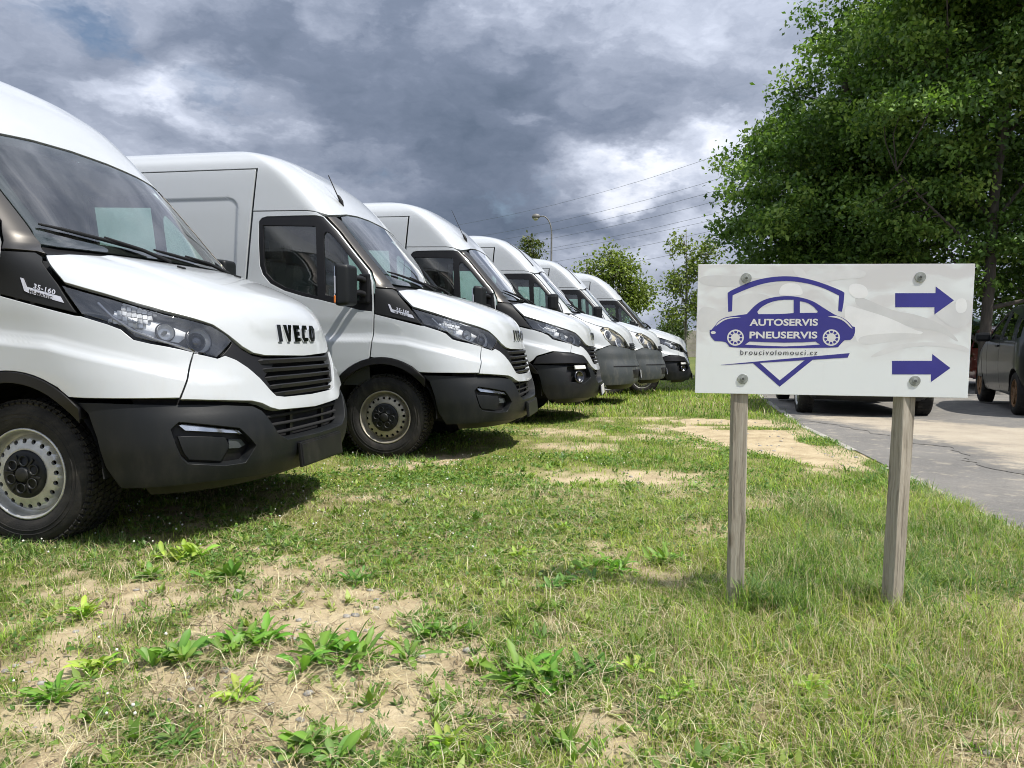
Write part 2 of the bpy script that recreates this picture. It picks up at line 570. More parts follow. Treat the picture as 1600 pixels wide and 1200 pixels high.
def panel_mesh(name, H, outline, m, holes=(), half=False, side=1, off=0.0, gap=0.0005, bev=0.0028, thick=0.022, dq=0.022, zl=None, step=0.025, qfine=.045, extra=None):
    """a pressed panel: surface cut from the hull, rounded edge, folded-in flange"""
    loops = [H.loop(outline, step, half, side)]
    for h in holes:
        L = H.loop(h[1], step, False, side) * np.array([-1, 1]) if h[0] == 'neg' else H.loop(h, step, False, side)
        loops.append(L)
    loops = [H.ring(L, gap + bev) if i == 0 else H.ring(L, -(gap + bev)) for i, L in enumerate(loops)]
    q0, q1 = loops[0][:, 0].min(), loops[0][:, 0].max()
    z0, z1 = loops[0][:, 1].min(), loops[0][:, 1].max()
    zs = (ZL if zl is None else zl)
    zs = zs[(zs > z0) & (zs < z1)]
    qs = np.concatenate([np.arange(-1, 1.0001, dq), np.arange(1.03, 6, qfine), -np.arange(1.03, 6, qfine)])
    qs = np.sort(qs[(qs > q0) & (qs < q1)])
    G = np.stack(np.meshgrid(qs, zs), -1).reshape(-1, 2)
    if extra is not None:
        E = np.array([(H.qx(a_, b_) * side, b_) for a_, b_ in extra])
        near = np.zeros(len(G), bool)
        for k_ in range(len(E)):
            near |= (np.abs(G[:, 0] - E[k_, 0]) < .012) & (np.abs(G[:, 1] - E[k_, 1]) < .012)
        G = np.concatenate([G[~near], E])
    if len(G):
        G = G + (rng.random(G.shape) - .5) * 1e-4
        k = inside(G, H.ring(loops[0], 0.008))
        for L in loops[1:]:
            k &= ~inside(G, H.ring(L, -0.008))
        G = G[k]
    pts = np.concatenate(loops + [G]) if len(G) else np.concatenate(loops)
    edges = []
    b = 0
    for L in loops:
        n = len(L)
        edges += [(b + i, b + (i + 1) % n) for i in range(n)]
        b += n
    r = delaunay_2d_cdt([Vector((p[0] * 1.25, p[1])) for p in pts], edges, [], 0, 1e-6)
    P2 = np.array([(v.x / 1.25, v.y) for v in r[0]])
    F = np.array([f for f in r[2] if len(f) == 3])
    cen = P2[F].mean(1)
    k = inside(cen, loops[0])
    for L in loops[1:]:
        k &= ~inside(cen, L)
    F = F[k]
    N = H.nrm(P2[:, 0], P2[:, 1])
    V = H.pos(P2[:, 0], P2[:, 1]) + N * off
    # outward facing triangles
    fn = np.cross(V[F[:, 1]] - V[F[:, 0]], V[F[:, 2]] - V[F[:, 0]])
    flip = (fn * N[F].mean(1)).sum(1) < 0
    F[flip] = F[flip][:, ::-1]
    Vs, Ns, Fs = [V], [N], [F]
    b = len(V)
    if thick > 0:
        for i, L in enumerate(loops):
            n = len(L)
            Nl = H.nrm(L[:, 0], L[:, 1]); P = H.pos(L[:, 0], L[:, 1]) + Nl * off
            T = np.roll(P, -1, 0) - np.roll(P, 1, 0)
            T /= np.linalg.norm(T, axis=1, keepdims=True) + 1e-9
            O = np.cross(Nl, T)
            O /= np.linalg.norm(O, axis=1, keepdims=True) + 1e-9
            # outwards = away from the panel
            if (area(L) > 0) == (i == 0):
                O = O
            else:
                O = -O
            rows = [(P, Nl), (P + O * bev * .7 - Nl * bev * .3, Nl * .7 + O * .7), (P + O * bev - Nl * bev, O), (P + O * bev - Nl * thick, O)]
            for (A, na) in rows:
                Vs.append(A); Ns.append(na)
            idx = np.arange(n); j = (idx + 1) % n
            for rr in range(3):
                a0, a1 = b + rr * n, b + (rr + 1) * n
                q = np.stack([a0 + idx, a0 + j, a1 + j, a1 + idx], 1)
                t = np.concatenate([q[:, [0, 1, 2]], q[:, [0, 2, 3]]])
                Fs.append(t)
            b += 4 * n
    V = np.concatenate(Vs); N = np.concatenate(Ns)
    N /= np.linalg.norm(N, axis=1, keepdims=True) + 1e-9
    F = np.concatenate(Fs)
    fn = np.cross(V[F[:, 1]] - V[F[:, 0]], V[F[:, 2]] - V[F[:, 0]])
    flip = (fn * N[F].mean(1)).sum(1) < 0
    F[flip] = F[flip][:, ::-1]
    V = V * np.array([H.mx, 1, 1]); N = N * np.array([H.mx, 1, 1])
    if H.mx < 0:
        F = F[:, ::-1].copy()
    return mesh_np(name, V, F, m, normals=N)


def arc(cx, cz, r, a0, a1, n=8):
    return [('s', cx + r * math.cos(R(a0 + (a1 - a0) * i / n)), cz + r * math.sin(R(a0 + (a1 - a0) * i / n))) for i in range(n + 1)]


VAN_TAB = [
    (.20, .93, .90, .45, 2.6), (.30, 1.00, .965, .45, 2.7), (.40, 1.035, .985, .43, 2.7), (.50, 1.05, 1.0, .40, 2.7), (.60, 1.05, 1.003, .36, 2.6),
    (.70, 1.025, 1.005, .30, 2.55), (.80, 1.005, 1.005, .24, 2.5), (.90, .985, 1.003, .18, 2.4), (1.0, .958, 1.0, .12, 2.4), (1.08, .932, .996, .07, 2.4),
    (1.14, .895, .993, .03, 2.35), (1.20, .83, .988, 0, 2.3), (1.26, .70, .983, -.04, 2.3), (1.33, .50, .978, -.09, 2.4), (1.40, .245, .970, -.15, 2.7),
    (1.44, .125, .967, -.19, 3.0), (1.50, .06, .960, -.24, 3.3), (1.75, -.165, .940, -.46, 3.5), (2.0, -.39, .915, -.68, 3.6), (2.07, -.455, .908, -.75, 3.5),
    (2.2, -.565, .895, -.87, 3.3), (2.3, -.665, .885, -.96, 3.2), (2.4, -.775, .872, -1.05, 3.0), (2.48, -.89, .85, -1.14, 2.8), (2.55, -1.0, .80, -1.25, 2.6),
    (2.60, -1.12, .73, -1.38, 2.5), (2.64, -1.28, .60, -1.55, 2.4), (2.67, -1.48, .40, -1.75, 2.3), (2.685, -1.65, .24, -1.95, 2.2), (2.695, -1.9, .004, -2.2, 2.2)]


ZCX, ZCZ = [-1.2, -.1, .2, .55, .78, 1.0], [1.005, 1.01, .985, .90, .835, .80]
CREASE = [(x_, float(np.interp(x_, ZCX, ZCZ)) + o_) for x_ in np.arange(-1.14, .80, .028) for o_ in (.035, .016, .004, -.006, -.018, -.032, -.050, -.065)]


def _field():
    out = []
    for o_ in (-.030, -.017, -.009, -.002, .006, .016):
        r_ = .09 + o_
        for t_ in np.arange(-3.44, -1.40, .03):
            out += [(t_, 1.62 + .47 + r_), (t_, 1.62 - .47 - r_)]
        for t_ in np.arange(1.15, 2.10, .025):
            out += [(-2.42 + 1.02 + r_, t_), (-2.42 - 1.02 - r_, t_)]
        for cx_, cz_, a0_ in ((-1.40, 2.09, 0), (-3.44, 2.09, 90), (-3.44, 1.15, 180), (-1.40, 1.15, 270)):
            for a_ in np.linspace(6, 84, 7):
                out.append((cx_ + r_ * math.cos(R(a0_ + a_)), cz_ + r_ * math.sin(R(a0_ + a_))))
    return out


FIELD = _field()


def van_bump(P):
    x, y, z = P[..., 0], np.abs(P[..., 1]), P[..., 2]
    zc = np.interp(x, ZCX, ZCZ)
    d = .020 * sstep(zc - z, -0.004, .045) * sstep(y, .5, .8) * sstep(x, -1.19, -.95) * sstep(z, .60, .72)
    d = d + .006 * sstep(z - zc, -.004, .03) * (1 - sstep(z - zc, .03, .16)) * sstep(y, .8, .93) * sstep(x, -1.19, -.95) * -1
    # hood: raised centre between two soft creases
    hood = sstep(z, .97, 1.06) * (1 - sstep(z, 1.40, 1.44)) * sstep(x, -.05, .15)
    edge = np.interp(z, [.95, 1.1, 1.25, 1.42], [.36, .42, .50, .56])
    d = d + .014 * hood * (1 - sstep(y, edge - .03, edge + .05))
    # pressed field in the cargo side
    bx = np.maximum(np.abs(x + 2.42) - 1.02, 0); bz = np.maximum(np.abs(z - 1.62) - .47, 0)
    sd = np.hypot(bx, bz) - .09
    d = d - .009 * (1 - sstep(sd, -.016, .006)) * (z < 2.40)
    return d


VH = Hull(VAN_TAB, van_bump)
_tb = np.array(VAN_TAB[:9], float)
_tb[:6, 1] += np.array([.02, .03, .04, .035, .02, 0])
_tb[:6, 4] = 2.4
VB = Hull(_tb)
ARCH = 0.497
WZ = .345      # wheel centre height


def make_wheel(rim):
    """one road wheel at the origin, outer face towards -y: tyre, steel rim with round holes, hub cap"""
    w = empty('wheel')
    t = MB()
    prof = [(.218, -.010), (.232, -.022), (.262, -.030), (.300, -.030), (.325, -.022), (.340, -.004), (.349, .02), (.351, .07), (.351, .15), (.349, .19), (.335, .215), (.30, .235), (.24, .235), (.218, .22)]
    t.lathe(prof, 64)
    for k in range(64):         # tread blocks and shoulder lugs
        a = 2 * math.pi * k / 64
        for y, wd, da in ((.012, .034, 0), (.058, .034, .05), (.105, .034, 0), (.152, .034, .05), (.196, .034, 0)):
            aa = a + da
            M = Matrix.Rotation(-aa, 3, 'Y')
            t.box(M @ Vector((.352, y, 0)), (.012, wd, .026), M @ Matrix.Rotation(.35, 3, 'X'))
        M = Matrix.Rotation(-a, 3, 'Y')
        t.box(M @ Vector((.338, -.006, 0)), (.024, .012, .022), M @ Matrix.Rotation(R(-38), 3, 'Z'))
    for rr, yy in ((.292, -.0315), (.272, -.0315)):   # raised sidewall rings
        t.lathe([(rr - .003, yy + .001), (rr, yy - .002), (rr + .003, yy + .001)], 64)
    tyre = t.build('tyre', 'rubber', w)
    r = MB()
    r.lathe([(.221, .02), (.222, -.012), (.219, -.019), (.213, -.019), (.208, -.010), (.204, .012), (.196, .030), (.186, .034)], 48)
    # disc ring with sixteen round holes
    n, holes = 20, []
    seg = 96
    V, F = [], []
    ro, ri, rc, rh = .186, .125, .158, .0115

    def yof(rad):
        return float(np.interp(rad, [.118, .125, .140, .145, .172, .177, .186], [-.012, -.012, -.009, -.006, .001, .010, .034]))
    ring_o, ring_i, hole = [], [], []
    for h in range(n):
        a0 = 2 * math.pi * h / n
        m = 16
        b = len(V)
        for k in range(m):
            t_ = 2 * math.pi * k / m
            V.append(('h', rc + rh * math.cos(t_), a0 + rh * math.sin(t_) / rc))
        # cell border: rectangle in (radius, angle)
        da = math.pi / n
        bord = []
        for k in range(m):
            t_ = 2 * math.pi * k / m
            c, s_ = math.cos(t_), math.sin(t_)
            kx = min(1 / max(abs(c), 1e-6), 1 / max(abs(s_), 1e-6))
            u, v = c * kx, s_ * kx
            rad = rc + (u * (ro - rc) if u > 0 else u * (rc - ri))
            bord.append(('b', rad, a0 + v * da))
        V += bord
        for k in range(m):
            k2 = (k + 1) % m
            F.append((b + k, b + k2, b + m + k2, b + m + k))
        # hole wall
        holes.append([(V[b + k][1], V[b + k][2]) for k in range(m)])
    V3 = [(q[1] * math.cos(q[2]), yof(q[1]) + (.014 if q[0] == 'w' else 0), q[1] * math.sin(q[2])) for q in V]
    r.add(V3, F, True)
    for hl in holes:
        m = len(hl)
        VV = [(a * math.cos(t_), yof(a) + dy_, a * math.sin(t_)) for dy_ in (0, .016) for a, t_ in hl]
        r.add(VV, [(k, m + k, m + (k + 1) % m, (k + 1) % m) for k in range(m)], True)
    r.lathe([(.125, -.012), (.108, -.016), (.104, .02)], 48)
    r.build('rim', rim, w)
    b = MB()
    b.lathe([(.20, .05), (.02, .05)], 24)
    b.build('brake_drum', 'dark', w)
    h = MB()
    h.lathe([(.118, -.010), (.113, -.024), (.10, -.028), (.036, -.030), (.034, -.040), (.028, -.043), (.0, -.044)], 36)
    for k in range(6):
        a = 2 * math.pi * (k + .5) / 6
        c = Vector((.067 * math.cos(a), -.029, .067 * math.sin(a)))
        h.lathe([(.028, -.006), (.026, -.010), (.021, -.008), (.019, .0)], 14, c=c)
        M = Matrix.Rotation(-(a + math.pi / 6), 3, 'Y')
        h.box(M @ Vector((.072, -.031, 0)), (.05, .010, .012), M, .003)
    h.build('hub_cap', 'plastic_bumper', w)
    return w


def place_wheel(proto, parent, loc, left=False):
    w = copy_tree(proto, parent)
    w.location = loc
    w.rotation_euler = (0, random.random() * 6, math.pi if left else 0)
    return w


def letters_iveco(parent):
    """the five raised letters on the hood nose, wrapped on the surface"""
    def rect(x0, x1, y0, y1):
        return [(x0, y0), (x1, y0), (x1, y1), (x0, y1)]
    h, wd, st = .085, .074, .030
    glyph = {
        'I': [rect(.0, st, 0, h)],
        'V': [[(0, h), (st, h), (wd / 2 + .003, .0), (wd / 2 - .011, 0)], [(wd - st, h), (wd, h), (wd / 2 + .011, 0), (wd / 2 - .003, 0)]],
        'E': [rect(0, st, 0, h), rect(st, .062, 0, .021), rect(st, .056, .032, .053), rect(st, .062, h - .021, h)],
        'C': [[(.016, 0), (.064, 0), (.064, .021), (st, .021), (st, h - .021), (.064, h - .021), (.064, h), (.016, h), (0, h - .020), (0, .020)]],
        'O': [[(.016, 0), (.037, 0), (.037, .021), (st, .024), (st, h - .024), (.037, h - .021), (.037, h), (.016, h), (0, h - .020), (0, .020)],
              [(.037, 0), (.058, 0), (.074, .020), (.074, h - .020), (.058, h), (.037, h), (.037, h - .021), (.044, h - .024), (.044, .024), (.037, .021)]]}
    adv = {'I': .052, 'V': .092, 'E': .083, 'C': .086, 'O': .09}
    u = -.222
    for ch in 'IVECO':
        k = MB(); f = MB()
        for poly in glyph[ch]:
            def to3(a, b, w, u=u):
                y = (u + a) * 1.12            # reads left to right seen from the front
                z = .978 + b
                q = VH.qy(y, z)
                p = VH.pos(q, z); n = VH.nrm(q, z)
                return p + n * (w - .001)
            k.prism(poly, to3, .010)
            f.prism(poly, lambda a, b, w, u=u: to3(a, b, w + .0105, u), .0015)
        o = k.build('letter', 'chrome', parent)
        f.build('letter_face', 'chrome_dark', o)
        u += adv[ch]


def text_mesh(s, size, bold=0.0, spacing=1.0, extrude=0.0):
    c = bpy.data.curves.new('text', 'FONT')
    c.body = s
    c.size = size
    c.offset = bold
    c.space_character = spacing
    c.extrude = extrude
    c.resolution_u = 4
    o = bpy.data.objects.new('text', c)
    COL.objects.link(o)
    dg = bpy.context.evaluated_depsgraph_get()
    me = bpy.data.meshes.new_from_object(o.evaluated_get(dg))
    bpy.data.objects.remove(o)
    bpy.data.curves.remove(c)
    n = len(me.vertices)
    V = np.zeros(n * 3, np.float32)
    me.vertices.foreach_get('co', V)
    F = [tuple(p.vertices) for p in me.polygons]
    bpy.data.meshes.remove(me)
    return V.reshape(-1, 3), F


def surf(H, x=None, y=None, z=1.0, off=0.0, side=1):
    q = H.qx(x, z) if x is not None else H.qy(y, z)
    q *= side
    return Vector(H.pos(q, z) + H.nrm(q, z) * off), Vector(H.nrm(q, z))


HEAD = [('s', .235, 1.24), ('s', .45, 1.178), ('s', .565, 1.14), ('s', .66, 1.108), ('f', -.71, 1.083), ('f', -.635, 1.055), ('f', -.585, 1.015), ('f', -.565, .985), ('f', -.585, .965),
        ('f', -.66, .905), ('f', -.71, .922), ('f', -.785, .955), ('s', .63, .983), ('s', .575, 1.0), ('s', .525, 1.047), ('s', .46, 1.072), ('s', .345, 1.108)]
HEAD_OLD = [('s', .50, 1.16), ('s', .545, 1.195), ('f', -.745, 1.19), ('f', -.67, 1.10), ('f', -.57, .99), ('f', -.52, .885), ('f', -.73, .905), ('s', .67, .935), ('s', .575, 1.05)]
DOOR_FRONT = [('s', -.08, 1.03), ('s', -.075, 1.23), ('s', -.08, 1.31), ('s', -.088, 1.455), ('s', -.13, 1.55), ('s', -.25, 1.688), ('s', -.41, 1.88), ('s', -.535, 2.003)]
TRIM = [('s', -1.085, 2.0), ('s', -1.04, 2.012), ('s', -.8, 2.013), ('s', -.60, 2.012), ('s', -.545, 2.0), ('s', -.425, 1.88), ('s', -.265, 1.688), ('s', -.145, 1.55), ('s', -.105, 1.455), ('s', -.092, 1.31),
        ('s', -.09, 1.215), ('s', -.19, 1.225), ('s', -.54, 1.31), ('s', -.69, 1.34), ('s', -.86, 1.388), ('s', -.99, 1.45), ('s', -1.06, 1.525), ('s', -1.09, 1.6), ('s', -1.105, 1.8), ('s', -1.11, 1.97)]
GL1 = [('s', -1.075, 1.94), ('s', -.60, 1.925), ('s', -.565, 1.34), ('s', -.70, 1.372), ('s', -.86, 1.415), ('s', -.97, 1.475), ('s', -1.03, 1.535), ('s', -1.055, 1.62)]
GL2 = [('s', -.53, 1.80), ('s', -.528, 1.85), ('s', -.51, 1.875), ('s', -.48, 1.87), ('s', -.39, 1.78), ('s', -.23, 1.59), ('s', -.16, 1.49), ('s', -.16, 1.30), ('s', -.39, 1.325), ('s', -.50, 1.35)]
GRILLE = [('f', 0, .892), ('f', -.38, .90), ('f', -.455, .914), ('f', -.51, .945), ('f', -.562, .999), ('f', -.556, .98), ('f', -.578, .957), ('f', -.643, .905), ('f', -.62, .905), ('f', -.565, .882), ('f', -.515, .845),
          ('f', -.455, .788), ('f', -.40, .725), ('f', -.365, .695), ('f', 0, .689)]
WS = [('f', 0, 2.092), ('f', -.3, 2.082), ('f', -.57, 2.057), ('f', -.71, 2.03), ('f', -.765, 1.985), ('f', -.785, 1.9), ('f', -.805, 1.73), ('f', -.815, 1.52), ('f', -.83, 1.455), ('f', -.75, 1.448), ('f', -.4, 1.452), ('f', 0, 1.458)]
WS_IN = [('f', 0, 2.045), ('f', -.3, 2.036), ('f', -.55, 2.012), ('f', -.67, 1.985), ('f', -.71, 1.93), ('f', -.745, 1.73), ('f', -.755, 1.55), ('f', -.75, 1.50), ('f', -.4, 1.495), ('f', 0, 1.50)]
FOG = [('s', .75, .575), ('s', .775, .606), ('f', -.66, .558), ('f', -.58, .464), ('f', -.63, .384), ('f', -.73, .384), ('s', .81, .41), ('s', .79, .438)]
FOG_R = [('s', .735, .68), ('f', -.60, .675), ('f', -.60, .55), ('f', -.74, .482), ('s', .77, .505), ('s', .73, .59)]


def van_meshes(kind):
    """all meshes of one van type; built once and shared by every van of that type"""
    old = kind == 'old'
    rnd = kind == 'round_fog'
    head = HEAD_OLD if old else HEAD
    parts = []      # (name, mesh, parent-part or None)

    def P(name, outline, m, H=VH, sides=(1, -1), parent=None, **kw):
        for sd in sides:
            parts.append((name, panel_mesh(name, H, outline, m, side=sd, **kw), parent, sd))

    def Cn(name, outline, m, H=VH, parent=None, **kw):
        parts.append((name, panel_mesh(name, H, outline, m, half=True, **kw), parent, 0))

    pil = 'paint_white' if old else 'pillar_metal'
    cov = 'paint_white' if old else 'cover_black'
    # roof with the front quarter
    Cn('roof', [('f', 0, 2.105), ('f', -.3, 2.095), ('f', -.57, 2.07), ('f', -.73, 2.042), ('s', -.515, 2.022), ('s', -.57, 2.036), ('s', -.62, 2.049), ('s', -.68, 2.057), ('s', -1.166, 2.063), ('s', -1.14, 2.425),
                ('s', -4.55, 2.425), ('s', -4.55, 2.69), ('s', -2.4, 2.692), ('f', 0, 2.692)], 'paint_white')
    if old:
        Cn('hood', [('f', 0, 1.425), ('f', -.33, 1.42), ('f', -.6, 1.413), ('f', -.78, 1.403), ('s', .09, 1.385), ('s', .13, 1.36), ('s', .24, 1.30), ('s', .42, 1.235), ('s', .54, 1.205), ('f', -.745, 1.20),
                    ('f', -.66, 1.11), ('f', -.56, 1.0), ('f', -.5, .91), ('f', -.38, .89), ('f', 0, .88)], 'paint_white')
        P('fender', [('s', -.09, .845), ('s', -.072, 1.03), ('s', -.07, 1.33), ('s', .05, 1.395), ('s', .12, 1.355), ('s', .235, 1.293), ('s', .415, 1.228), ('s', .52, 1.195), ('s', .485, 1.155), ('s', .565, 1.04), ('s', .655, .935),
                     ('s', .45, .862)] + arc(0, WZ, ARCH + .02, 52, 97), 'paint_white')
        Cn('bumper', [('f', 0, .83), ('f', -.5, .87), ('f', -.73, .895), ('s', .66, .925), ('s', .44, .85), ('s', .39, .72), ('s', .44, .54), ('s', .47, .4), ('s', .53, .32), ('s', .73, .325), ('f', -.79, .33), ('f', -.44, .33), ('f', 0, .33)],
           'plastic_grey', H=VB, thick=.05, holes=())
        Cn('bumper_strip', [('f', 0, .60), ('s', .70, .62), ('s', .70, .60), ('f', 0, .58)], 'plastic_black', H=VB, off=.004, gap=0)
        Cn('bumper_intake', [('f', 0, .55), ('f', -.62, .55), ('f', -.58, .42), ('f', 0, .42)], 'plastic_black', H=VB, off=.003, gap=0)
    else:
        Cn('hood', [('f', 0, 1.425), ('f', -.33, 1.42), ('f', -.6, 1.413), ('f', -.78, 1.403), ('s', .10, 1.388), ('s', .128, 1.362), ('s', .24, 1.255), ('s', .41, 1.205), ('s', .56, 1.155), ('s', .65, 1.125), ('f', -.70, 1.093),
                    ('f', -.63, 1.063), ('f', -.57, 1.01), ('f', -.515, .955), ('f', -.46, .922), ('f', -.38, .907), ('f', 0, .897)], 'paint_white', gap=.002)
        fl = [('s', .765, .84), ('s', .57, .85), ('s', .40, .80), ('s', .36, .755)] if rnd else [('s', .765, .715), ('s', .39, .722)]
        P('fender', [('s', -.09, .843), ('s', -.072, 1.03), ('s', -.067, 1.192), ('s', .315, 1.10), ('s', .345, 1.097), ('s', .46, 1.06), ('s', .515, 1.037), ('s', .568, .99), ('s', .63, .972), ('f', -.785, .943), ('f', -.75, .93)] + fl
          + arc(0, WZ, ARCH, 50, 97), 'paint_white', extra=CREASE)
        lp = [('s', .769, .84), ('f', -.74, .82), ('f', -.64, .80), ('f', -.57, .735)] if rnd else [('s', .769, .708), ('f', -.76, .698), ('f', -.55, .684)]
        Cn('front_panel', [('f', 0, .682), ('f', -.3, .688), ('f', -.37, .698), ('f', -.405, .73), ('f', -.46, .795), ('f', -.52, .852), ('f', -.57, .89), ('f', -.62, .912), ('f', -.66, .898), ('f', -.71, .914), ('f', -.748, .925)] + lp
           + [('f', -.49, .668), ('f', -.44, .642), ('f', -.38, .625), ('f', 0, .61)], 'paint_white', thick=.04)
        fog = FOG_R if rnd else FOG
        Cn('bumper', [('f', 0, .465), ('f', -.36, .468), ('f', -.43, .503), ('f', -.51, .633), ('f', -.55, .658), ('f', -.76, .682), ('s', .46, .70), ('s', .345, .70), ('s', .40, .65), ('s', .44, .54), ('s', .47, .4), ('s', .53, .30), ('s', .73, .305),
                      ('f', -.79, .31), ('f', -.44, .295), ('f', 0, .29)], 'plastic_bumper', H=VB, thick=.075, holes=(fog, ('neg', fog)))
        if rnd:
            P('bumper_trim', [('s', .36, .71), ('s', .40, .785), ('s', .57, .835), ('s', .765, .825), ('f', -.74, .808), ('f', -.645, .785), ('f', -.585, .735), ('f', -.575, .705), ('s', .73, .712)], 'plastic_black', off=.004)
            for sd in (1, -1):
                d = MB()
                p, n = surf(VB, y=-.745, z=.665, off=.004, side=sd)
                rot = n.to_track_quat('Z', 'Y')
                d.box(p, (.19, .045, .02), rot, .006)
                parts.append(('daylight_lamp', d.mesh('daylight_lamp', 'white_plate'), 'bumper', sd))
                d = MB()
                p, n = surf(VB, y=-.79, z=.56, off=-.03, side=sd)
                rot = n.to_track_quat('Z', 'Y').to_matrix()
                tmp = MB().lathe([(.075, 0.02), (.07, .035), (.055, .02), (.05, .0), (.0, -.004)], 24, 'z')
                d.add([rot @ Vector(v) + p for v in tmp.v], tmp.f, True)
                parts.append(('fog_lamp', d.mesh('fog_lamp', 'chrome_dark'), 'bumper', sd))
    P('fog_recess', FOG_R if rnd else FOG, 'plastic_black', H=VB, off=-.055, gap=-.004, thick=-1) if not old else None
    if kind == 'strip_fog':
        for sd in (1, -1):
            # indicator strip along the top of the recess and the angular scoop under it
            strip = [('s', .775, .592), ('s', .785, .600), ('f', -.665, .553), ('f', -.64, .528), ('s', .80, .565)]
            parts.append(('fog_lamp', panel_mesh('fog_lamp', VB, strip, 'glass_lamp', side=sd, off=-.012, gap=.001, thick=.03), 'bumper', sd))
            parts.append(('lamp_reflector', panel_mesh('lamp_reflector', VB, strip, 'chrome', side=sd, off=-.028, gap=.002, thick=-1), 'bumper', sd))
            sc = [('s', .775, .545), ('f', -.72, .525), ('f', -.70, .47), ('f', -.735, .397), ('s', .815, .42), ('s', .80, .45)]
            parts.append(('fog_scoop', panel_mesh('fog_scoop', VB, sc, 'plastic_bumper', side=sd, off=-.030, gap=.001, thick=.03), 'bumper', sd))
            sc = [('f', -.70, .51), ('f', -.635, .50), ('f', -.61, .465), ('f', -.645, .45), ('f', -.70, .455)]
            parts.append(('fog_scoop', panel_mesh('fog_scoop', VB, sc, 'plastic_grey', side=sd, off=-.040, gap=.001, thick=.03), 'bumper', sd))
    # doors with black window trim and two panes
    door = [('s', -.10, .848)] + DOOR_FRONT + [('s', -.6, 2.04), ('s', -.68, 2.051), ('s', -1.165, 2.056), ('s', -1.19, 1.64), ('s', -1.2, 1.49), ('s', -1.21, .9), ('s', -1.2, .47)] + arc(0, WZ, ARCH, 165, 102)
    P('door', door, 'paint_white', holes=(TRIM,), extra=CREASE)
    P('window_trim', TRIM, 'plastic_black', holes=(GL1, GL2), off=-.004, gap=-.002, thick=.03)
    P('window', GL1, 'glass_tint', off=-.016, gap=-.01, thick=-1)
    P('quarter_window', GL2, 'glass_tint', off=-.016, gap=-.01, thick=-1)
    P('door_card', [('s', -.12, .6), ('s', -.12, 1.2), ('s', -.54, 1.29), ('s', -.86, 1.37), ('s', -1.0, 1.44), ('s', -1.12, 1.6), ('s', -1.15, .6)], 'interior', off=-.07, thick=-1)
    P('interior_trim', [('s', -1.27, .5), ('s', -1.27, 2.10), ('s', -.58, 2.10), ('s', -.50, 2.035), ('s', -.60, 2.025), ('s', -1.125, 2.025), ('s', -1.14, .5)], 'headliner', off=-.045, thick=-1)
    # front pillar and the triangular cover below it
    P('pillar', [('s', -.07, 1.412), ('s', -.075, 1.455), ('s', -.115, 1.55), ('s', -.235, 1.688), ('s', -.395, 1.88), ('s', -.515, 2.003), ('f', -.80, 2.015), ('f', -.775, 1.985), ('f', -.795, 1.9), ('f', -.815, 1.73), ('f', -.825, 1.52), ('f', -.845, 1.43),
                 ('s', .09, 1.398), ('s', .055, 1.408)], pil, gap=.002)
    if not old:
        P('wing_cover', [('s', -.072, 1.404), ('s', .06, 1.40), ('s', .10, 1.378), ('s', .118, 1.352), ('s', .22, 1.245), ('s', .325, 1.112), ('s', -.067, 1.199)], cov, gap=.002)
    Cn('windshield_frame', WS, 'plastic_black', holes=([p for p in WS_IN] + [('f', -p[1], p[2]) for p in WS_IN[-2:0:-1]],), off=-.010, gap=-.004, thick=-1)
    Cn('windshield', WS, 'glass_tint', off=-.005, gap=-.004, thick=-1)
    Cn('cowl', [('f', 0, 1.475), ('f', -.75, 1.465), ('f', -.85, 1.445), ('f', -.86, 1.385), ('f', -.6, 1.39), ('f', 0, 1.395)], 'plastic_black', off=-.022, thick=-1, zl=np.arange(1.38, 1.48, .008))
    # cargo body
    P('cargo_side', [('s', -1.187, 2.05), ('s', -1.158, 2.417), ('s', -4.55, 2.417), ('s', -4.55, .33), ('s', -4.02, .33)] + arc(-3.52, .33, .48, 0, 180, 12) + [('s', -1.225, .33), ('s', -1.232, .9), ('s', -1.222, 1.49), ('s', -1.212, 1.64)], 'paint_white', extra=FIELD)
    P('sill', [('s', -.46, .315), ('s', -.47, .463), ('s', -1.215, .463), ('s', -1.215, .315)], 'plastic_bumper', off=-.012)
    P('arch_trim', arc(0, WZ, ARCH - .003, 42 if not (old or rnd) else 30, 172, 22) + arc(0, WZ, ARCH - .055, 172, 36, 22), 'plastic_black', off=.006, gap=0, thick=.05)
    # dark body behind the openings
    parts.append(('nose_liner', panel_mesh('nose_liner', VH, [('f', 0, 1.34), ('f', -.6, 1.28), ('s', .36, 1.18), ('s', .58, .7), ('s', .60, .26), ('f', -.6, .25), ('f', 0, .25)], 'dark', half=True, off=-.075, thick=-1), None, 0))
    parts.append(('lower_valance', panel_mesh('lower_valance', VB, [('f', 0, .335), ('s', .60, .335), ('s', .62, .225), ('f', -.5, .225), ('f', 0, .225)], 'plastic_black', half=True, off=-.045, thick=-1), None, 0))
    # headlights
    lensm = 'glass_lamp'
    for sd in (1, -1):
        parts.append(('headlight', panel_mesh('headlight', VH, head, 'lamp_housing' if not old else 'lens_old', side=sd, off=-.06, gap=-.012, thick=-1), None, sd))
        parts.append(('lens', panel_mesh('lens', VH, head, lensm, side=sd, off=.001, gap=.002, thick=.05), 'headlight', sd))
        bowls = [(.70, 1.02, .052, .09), (.80, .985, .060, .075)] if not old else [(.66, 1.06, .08, .09), (.80, .97, .075, .08)]
        if not old:
            specs = [('s', .785, 0.990, .060), ('s', .675, 1.030, .040)]
        else:
            specs = [('s', .62, 1.08, .075), ('s', .77, .97, .065)]
